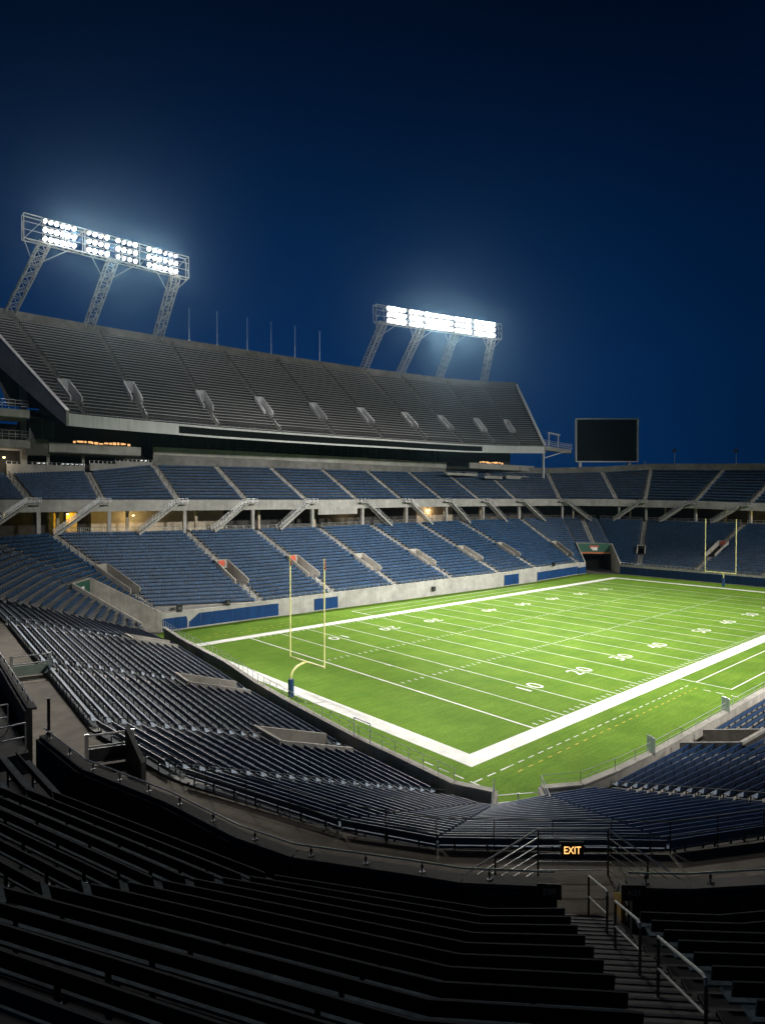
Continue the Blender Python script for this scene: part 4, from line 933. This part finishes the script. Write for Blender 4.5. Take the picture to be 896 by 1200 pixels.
def ubench(js, k, label, e0=.0, e1=.0):
    pts = [up_(j, k) for j in js]; nr = [V3(*US[j][1], 0) for j in js]
    u0 = unit(pts[1]-pts[0]); u1 = unit(pts[-1]-pts[-2]); pts[0] = pts[0]+u0*e0; pts[-1] = pts[-1]-u1*e1
    vis = False
    for q in range(len(pts)-1):
        for f in np.linspace(0, 1, 9):
            x, y = pix(lerp(pts[q], pts[q+1], f)+V3(0, 0, zfl(k)+.85))
            if -5 < x < 901 and 0 < y < 1215: vis = True
    if not vis: return
    bench_objs(pts, nr, [zfl(k)]*len(pts), (M['alu_dark'], M['back_dark'], M['steel_dark']), label, 'charcoal benches of the near upper stand', brackets='each', every=2.0)
for k in range(0, 13):
    if k < 4: ubench([0, 1], k, f'short charcoal bench beyond the angled gap near the platform, {ORD[k]} from the parapet', e1=.12)
    ubench([1, 2], k, f'long charcoal bench running down the left side, {ORD[k]} row from the parapet', e0=.05, e1=.1)
    ubench([2, 3, 4], k, f'long charcoal bench left of the stair in the foreground, {ORD[k]} row from the parapet', e0=.16)
    ubench([5, 6, 7, 8], k, f'charcoal bench right of the foreground stair, {ORD[k]} row from the parapet')
# pipe rails on the parapet
for pts, lab in ((cap[:5], 'steel pipe rail on the straight parapet far left above the walkway'), (cap[5:], 'steel pipe rail curving along the parapet left of the foreground stair'), (capr, 'steel pipe rail on the parapet right of the foreground stair')):
    o = thing('parapet_rail', lab, 'handrail', tuple(pts[0][:2])+(11,)); mb = MB(); off_ = []
    P_ = [V3(p[0], p[1], 11.24) for p in pts]; mb.tube(P_, .024, 8); mb.build('pipe', M['steel'], o); mb = MB()
    for a, c in zip(P_[:-1], P_[1:]):
        L = np.linalg.norm(c-a); m = max(1, int(round(L/1.7)))
        for q in range(m): p = lerp(a, c, (q+.3)/m); bk = MB(); bk.tube([p, p-V3(0, 0, .25)], .018, 6); bk.box(p-V3(0, 0, .235), .14, .10, .02); bk.box(p-V3(0, 0, .10), .05, .05, .08); bk.build('bracket', M['steel_dark'], o)
# stair handrails
Pm = (US[4][0]+US[5][0])/2; Dm = unit(US[4][1]+US[5][1]); Nm = np.array([-Dm[1], Dm[0]])
def srail(s0, s1, lat, label):
    q = lambda s, h: V3(*(Pm+Dm*s+Nm*lat), 10.7+.412*s+h)
    o = thing('stair_handrail', label, 'handrail', tuple(q(s0, 0)))
    mb = MB(); mb.tube([q(s0, -.05), q(s0, 1.06)], .026, 8); mb.build('post', M['steel_dark'], o)
    mb = MB(); e = q(s1, 0); mb.tube([q(s1, -.05), q(s1, .95)], .026, 8); mb.build('post', M['steel_dark'], o)
    MB().tube([q(s0, 1.06), q(s1-.12, 1.06), q(s1-.03, 1.03), q(s1, .93)], .026, 8).build('rail', M['rail_paint'], o)
    MB().tube([q(s0, .55), q(s1, .55)], .02, 8).build('mid_rail', M['rail_paint'], o)
    mb = MB()
    for s in (s0, s1): p = q(s, .02); mb.disc(p, (0, 0, 1), .08, .03, 12)
    mb.build('base_plate', M['steel'], o)
srail(-2.6, -.79, .3, 'steel stair handrail nearest the landing below the EXIT sign')
srail(.27, 1.91, .2, 'middle one of three steel handrails on the foreground stair')
srail(2.87, 4.75, .2, 'steel stair handrail nearest the bottom edge, beside the right-hand benches')
# railing round the landing with stairs down both sides
lr = thing('landing_railing', 'multi-bar steel railing round the stair landing, sloping down on both sides', 'railing', (-22.7, -23.0, 9.66))
A, B = V3(-23.40, -22.42, 9.66), V3(-21.98, -23.70, 9.66); ul = unit(A-B); dl, dr = V3(-.62, .78, 0), V3(.82, -.57, 0)
mb = MB(); A2, B2 = A+dl*3.3-V3(0, 0, 2.4), B+dr*3.3-V3(0, 0, 2.4)
mb.tube([A2+V3(0, 0, 1.28), A+V3(0, 0, 1.28), B+V3(0, 0, 1.28), B2+V3(0, 0, 1.28)], .028, 8); mb.build('top_rail', M['steel'], lr)
mb = MB()
for h in (.15, .38, .6, .82, 1.04): mb.tube([A2+V3(0, 0, h), A+V3(0, 0, h), B+V3(0, 0, h), B2+V3(0, 0, h)], .013 if h < 1 else .02, 6)
mb.build('bars', M['steel'], lr)
for p in (A, B, lerp(A, A2, .35), lerp(A, A2, .75), lerp(B, B2, .35), lerp(B, B2, .75)): MB().tube([p-V3(0, 0, .1), p+V3(0, 0, 1.28)], .028, 8).build('post', M['steel_dark'], lr)
for S, d in ((A, dl), (B, dr)):
    n = V3(-d[1], d[0], 0); n = n if n@V3(-.74, -.67, 0) > 0 else -n; mb = MB()
    for k in range(15): p = S+d*(3.3*(k+.5)/15)+n*.65-V3(0, 0, 2.4*(k+1)/15+.06); mb.box(p, .26, 1.2, .20, math.atan2(d[1], d[0]))
    mb.build('flight', M['concrete_dark'], lr)
yw = tag(MB().wall((-23.98, -25.24), (-23.3, -24.69), 9.66, 10.7, 9.66, 10.2, .1).build('yellow_panel', M['yellow_wall']), 'yellow-painted side panel at the right of the stair landing', 'panel')
# EXIT sign on the landing railing
def facing_sign(px, py, pl, w, h, label, txt, body, tmat, size, d=.09, name='exit_sign', cat='sign'):
    c = pl; to = unit(-FWD*V3(1, 1, 0)); u = V3(-to[1], to[0], 0); ang = math.atan2(u[1], u[0])
    o = thing(name, label, cat, tuple(c-V3(0, 0, h/2)))
    MB().box(c, w, d, h, ang).box(c+V3(0, 0, h/2+.012), w+.03, d+.02, .02, ang).build('housing', body, o)
    text_mesh(txt, size, tmat, 'lettering', c+to*(d/2+.006), u, V3(0, 0, 1), o, extrude=.003, sx=.8)
    return o
mp_ = lerp(A, B, .52)
n0 = unit(np.cross(ul, V3(0, 0, 1))); 
def on_vert(px, py, P0, n): d = ray(px, py); return CAM+d*(((P0-CAM)@n)/(d@n))
c = on_vert(668, 993, A, n0)-FWD*.12
facing_sign(668, 993, c, .62, .37, 'lit amber EXIT sign hanging on the landing railing', 'EXIT', M['black'], M['sign_glow'], .29)
# section plates on the parapet
for px, py, a, c2, txt, lab in ((643, 1044.5, cap[-2], cap[-1], 'E09', 'dark section plate with faint characters on the parapet left of the stair'), (742, 1046, capr[0], capr[1], 'A01', 'dark section plate with faint characters on the parapet right of the stair')):
    u = unit(V3(c2[0]-a[0], c2[1]-a[1], 0)); n = unit(np.cross(u, V3(0, 0, 1))); n = n if n@(CAM-V3(*a)) > 0 else -n
    p = on_vert(px, py, V3(*a)+n*.34, n); uu = np.cross(V3(0, 0, 1), n); ang = math.atan2(uu[1], uu[0])
    o = thing('section_plate', lab, 'sign', tuple(p-V3(0, 0, .17)))
    MB().box(p, .55, .04, .36, ang).build('plate', M['plate'], o)
    text_mesh(txt, .2, M['plate_text'], 'lettering', p+n*.026, uu, V3(0, 0, 1), o, extrude=.002)
# platform with steps and rails at the left edge
pf = thing('platform', 'raised concrete platform with steps and pipe rails at the left edge by the parapet', 'platform', (-34, -1, 9))
MB().prism([(-31.9, -4.6), (-31.55, .5), (-31.2, 8), (-38, 8), (-38, -4.6)], 8.5, 10.0).build('slab', M['concrete_dark'], pf)
mb = MB()
for k in range(6): mb.box((-33.1-.32*k, 3.0, 10.0+.09+.17*k), .32, 4.4, .18)
mb.build('steps', M['concrete_dark'], pf); mb = MB()
for y in (-4.3, -1.2, .8):
    for h in (.55, 1.1): mb.tube([(-31.95, y, 10+h), (-36, y-.2, 10+h)], .03, 6)
    for x in (-31.95, -33.6, -35.3): mb.tube([(x, y-.1*(x+31.95)/-4, 10), (x, y-.1*(x+31.95)/-4, 11.1)], .03, 6)
mb.build('pipe_rail', M['steel'], pf)
# barriers across the walkway
def barrier(p0, p1, h, label, panel):
    o = thing('walkway_gate', label, 'gate', (*p0[:2], 7.2)); p0 = V3(*p0[:2], 7.2); p1 = V3(*p1[:2], 7.2)
    mb = MB()
    for f in (1, .62): mb.tube([p0+V3(0, 0, h*f), p1+V3(0, 0, h*f)], .045, 6)
    mb.tube([p0+V3(0, 0, .12), p1+V3(0, 0, .12)], .03, 6); mb.build('rail', M['rail_paint'], o); mb = MB()
    for q in (0, .04, .96, 1): p = lerp(p0, p1, q); mb.tube([p, p+V3(0, 0, h*1.05)], .05, 6)
    mb.build('post', M['steel'], o)
    MB().bar(p0+V3(0, 0, h*.3), p1+V3(0, 0, h*.3), .03, h*.5).build('panel', panel, o)
    return o
barrier(at(101, 898, z=7.2), at(157, 890, z=7.2), 1.45, 'steel gate with a low panel across the walkway near the curved parapet', M['steel_dark'])
barrier(at(13, 795, z=7.2), at(60, 789, z=7.2), 1.5, 'steel barrier across the walkway farther left beside the straight parapet', M['mesh'])
p_ = at(57.5, 859, z=11.0); tag(MB().box((p_[0], p_[1], 11.65), .10, .07, 1.3).box((p_[0], p_[1], 11.03), .22, .18, .05).box((p_[0], p_[1], 12.32), .12, .09, .05).build('gate_post', M['steel_dark']), 'tall dark post standing at the parapet gap by the left platform', 'post')
sw = thing('stair_cheek', 'dark sloping cheek wall beside the walkway gate', 'wall', tuple(at(150, 905, z=7.2)))
q0, q1 = at(147, 892, z=7.2), at(166, 915, z=7.2)
MB().wall(q0, q1, 7.1, 8.9, 7.1, 8.0, .2).build('cheek_wall', M['concrete_soot'], sw)
for k in range(4, 9):
    pass
railing([V3(*near.st[j][1][:2], 7.25) for j in range(4, 10)], 1.1, M['steel_dark'], 'steel rail behind the top bench rows round the near corner walkway', None, post=2.2, rails=(1.0, .5), r=.02)
# ------------------------------------------------------------------ individual seats: nearest 300 in view as things, the remainder as one mass
arr = []
for q, s in enumerate(ALLSEATS):
    d = math.dist(s[:3], CAM)
    x, y = pix((s[0], s[1], s[2]+.6)); arr.append((d if (3 < x < 893 and s[4]) else 1e6+d, q))
arr.sort(); nearset = [q for d, q in arr[:300]]
me0 = bpy.data.meshes.new('stadium_seat'); me0.from_pydata([tuple(v) for v in SEAT_V], [], SEAT_F); me0.materials.append(M['seat'])
for q in nearset:
    x, y, z_, ang, ph, k, n, sc = ALLSEATS[q]
    o = bpy.data.objects.new('stadium_seat', me0); COL.objects.link(o); o.location = (x, y, z_); o.rotation_euler = (0, 0, ang)
    tag(o, f'blue seat, {ORD[k]} row up, {ORD[n] if n < len(ORD) else "later"} seat along, {ph}', 'seat', 'blue seats nearest the corner tunnel')
ns = set(nearset); S = np.array([s[:4] for q, s in enumerate(ALLSEATS) if q not in ns])
ca, sa = np.cos(S[:, 3])[:, None], np.sin(S[:, 3])[:, None]
X = SEAT_V[None, :, 0]*ca-SEAT_V[None, :, 1]*sa+S[:, 0:1]; Y = SEAT_V[None, :, 0]*sa+SEAT_V[None, :, 1]*ca+S[:, 1:2]; Z = SEAT_V[None, :, 2]+S[:, 2:3]
VV = np.stack([X, Y, Z], -1).reshape(-1, 3); nf = np.array(SEAT_F); FF = (nf[None]+(np.arange(len(S))*len(SEAT_V))[:, None, None]).reshape(-1, 4)
me = bpy.data.meshes.new('seat_rows'); me.vertices.add(len(VV)); me.vertices.foreach_set('co', VV.ravel())
me.loops.add(FF.size); me.loops.foreach_set('vertex_index', FF.ravel().astype(np.int32)); me.polygons.add(len(FF))
me.polygons.foreach_set('loop_start', np.arange(0, FF.size, 4, dtype=np.int32)); me.polygons.foreach_set('loop_total', np.full(len(FF), 4, np.int32)); me.update(calc_edges=True); me.validate(); me.polygons.foreach_set('use_smooth', np.zeros(len(FF), bool))
me.materials.append(M['seat']); o = bpy.data.objects.new('seat_rows', me); COL.objects.link(o)
tag(o, 'thousands of navy blue seats filling the far lower and middle tiers', 'seats', kind='stuff')
print('seats', len(ALLSEATS))

# ------------------------------------------------------------------ floodlighting and night sky
def spot(name, loc, aim, watts, size, blend, col=(1, .97, .91), soft=2.5):
    l = bpy.data.lights.new(name, 'SPOT'); l.energy = watts; l.color = col; l.spot_size = R(size); l.spot_blend = blend; l.shadow_soft_size = soft
    o = bpy.data.objects.new(name, l); COL.objects.link(o); o.location = loc
    o.rotation_euler = (Vector(aim)-Vector(loc)).to_track_quat('-Z', 'Y').to_euler(); return o
HAZE = 1.0e-4
FAR_W, NEAR_W, SPILL = 3.8e5, 6.2e5, 1.1e5
for x0, x1, y, z_, aims in ((-4, 22, 102.4, 72, ((34, 26, 0), (66, 24, 0))), (90, 126, 101.5, 74, ((56, 22, 0), (88, 26, 0)))):
    for q, am in enumerate(aims): spot('floodlight_beam', (lerp(x0, x1, .25+.5*q), y-.8, z_), am, FAR_W, 58 if x0 < 50 else 50, .95)
    for q in (.2, .5, .8): x = lerp(x0, x1, q); spot('added_spill', (x, y-1.2, z_), (-34, -26, 22), SPILL/3, 84, .6, soft=.8)  # added spots aimed toward the camera to feed the halo round the banks
    for q in (.1, .9):
        l = bpy.data.lights.new('added_spill', 'POINT'); l.energy = 3.0e3; l.color = (1, .97, .92); l.shadow_soft_size = 1.5
        o = bpy.data.objects.new('added_spill', l); COL.objects.link(o); o.location = (lerp(x0, x1, q), y-5, z_-1)  # added point lamps ahead of each bank that brighten its legs
spot('floodlight_beam', (100, 100.7, 74), (22, -18, 3), 4.2e5, 29, .5)
spot('floodlight_beam', (6, 101.7, 72), (-13, 20, 4), 3.4e5, 23.5, .5)
# the matching banks on the near side of the ground, behind the camera
for x, aims in ((8, ((26, 46, 0), (60, 42, 0))), (106, ((88, 44, 0), (56, 46, 0)))):
    for am in aims: spot('floodlight_beam', (x, -75, 56), am, NEAR_W*(1.05 if x < 50 else .72), 43, 1.0)
    spot('floodlight_beam', (x, -75, 56), (x*.6+22, 100, 58), 1.6e5, 58, .8)
spot('floodlight_beam', (110, -72, 56), (130, 38, 9), 3.0e5, 40, .8)
spot('floodlight_beam', (106, -75, 56), (33, -24, 5), 3.2e5, 22, .8)
spot('floodlight_beam', (8, -75, 56), (-15, 17, 5), 9e4, 27, .6)
hz = MB().box((65, 25, 46), 290, 250, 98).build('haze', M['white']); hm = bpy.data.materials.new('night_air'); hm.use_nodes = True; hn = hm.node_tree.nodes
hn.remove(hn['Principled BSDF']); pv = hn.new('ShaderNodeVolumePrincipled'); pv.inputs['Density'].default_value = HAZE; pv.inputs['Color'].default_value = (.42, .75, 1, 1); pv.inputs['Anisotropy'].default_value = .92
hm.node_tree.links.new(pv.outputs['Volume'], hn['Material Output'].inputs['Volume']); hz.data.materials.clear(); hz.data.materials.append(hm); tag(hz, kind='stuff')

w = bpy.data.worlds.new('World'); scene.world = w; w.use_nodes = True; nt = w.node_tree; N = nt.nodes; L = nt.links
bg = N['Background']; tc = N.new('ShaderNodeTexCoord'); sp = N.new('ShaderNodeSeparateXYZ'); L.new(tc.outputs['Generated'], sp.inputs[0])
cr = N.new('ShaderNodeValToRGB'); L.new(sp.outputs['Z'], cr.inputs['Fac'])
els = [(0.0, (.0001, .0185, .077)), (.20, (.0001, .0185, .080)), (.36, (.0001, .0150, .066)), (.52, (.0001, .0088, .039)), (.66, (.0002, .0048, .0205)), (1.0, (.0003, .002, .008))]
while len(cr.color_ramp.elements) < len(els): cr.color_ramp.elements.new(.5)
for e, (p, c) in zip(cr.color_ramp.elements, els): e.position = p; e.color = (*c, 1)
# the last twilight glow stands behind the main stand and fades to either side
dt = N.new('ShaderNodeVectorMath'); dt.operation = 'DOT_PRODUCT'; az = R(54); dt.inputs[1].default_value = (math.cos(az), math.sin(az), 0); L.new(tc.outputs['Generated'], dt.inputs[0])
mr = N.new('ShaderNodeMapRange'); mr.interpolation_type = 'SMOOTHSTEP'; mr.inputs['From Min'].default_value = .70; mr.inputs['From Max'].default_value = .98; mr.inputs['To Min'].default_value = .45; mr.inputs['To Max'].default_value = 1.0; L.new(dt.outputs['Value'], mr.inputs['Value'])
no = N.new('ShaderNodeTexNoise'); no.inputs['Scale'].default_value = 2.2; no.inputs['Detail'].default_value = 4; L.new(tc.outputs['Generated'], no.inputs['Vector'])
m2 = N.new('ShaderNodeMapRange'); m2.inputs['From Min'].default_value = .3; m2.inputs['From Max'].default_value = .7; m2.inputs['To Min'].default_value = .92; m2.inputs['To Max'].default_value = 1.08; L.new(no.outputs['Fac'], m2.inputs['Value'])
mm = N.new('ShaderNodeMath'); mm.operation = 'MULTIPLY'; L.new(mr.outputs['Result'], mm.inputs[0]); L.new(m2.outputs['Result'], mm.inputs[1])
vs = N.new('ShaderNodeVectorMath'); vs.operation = 'SCALE'; L.new(cr.outputs['Color'], vs.inputs[0]); L.new(mm.outputs[0], vs.inputs['Scale'])
L.new(vs.outputs['Vector'], bg.inputs['Color']); bg.inputs['Strength'].default_value = 1.0

# ------------------------------------------------------------------ camera and view
cd = bpy.data.cameras.new('camera'); cam = bpy.data.objects.new('camera', cd); COL.objects.link(cam); scene.camera = cam
cam.location = CAM; cam.rotation_euler = (R(90+PITCH), 0, R(YAW-90)); cd.sensor_fit = 'VERTICAL'; cd.sensor_height = 24; cd.lens = FPX/1200*24; cd.clip_end = 5000; cd.clip_start = .1
vs_ = scene.view_settings; vs_.view_transform = 'Standard'; vs_.look = 'None'; vs_.gamma = 1; vs_.exposure = 0; vs_.use_curve_mapping = False
scene.cycles.max_bounces = 6; scene.cycles.diffuse_bounces = 3; scene.cycles.use_denoising = True
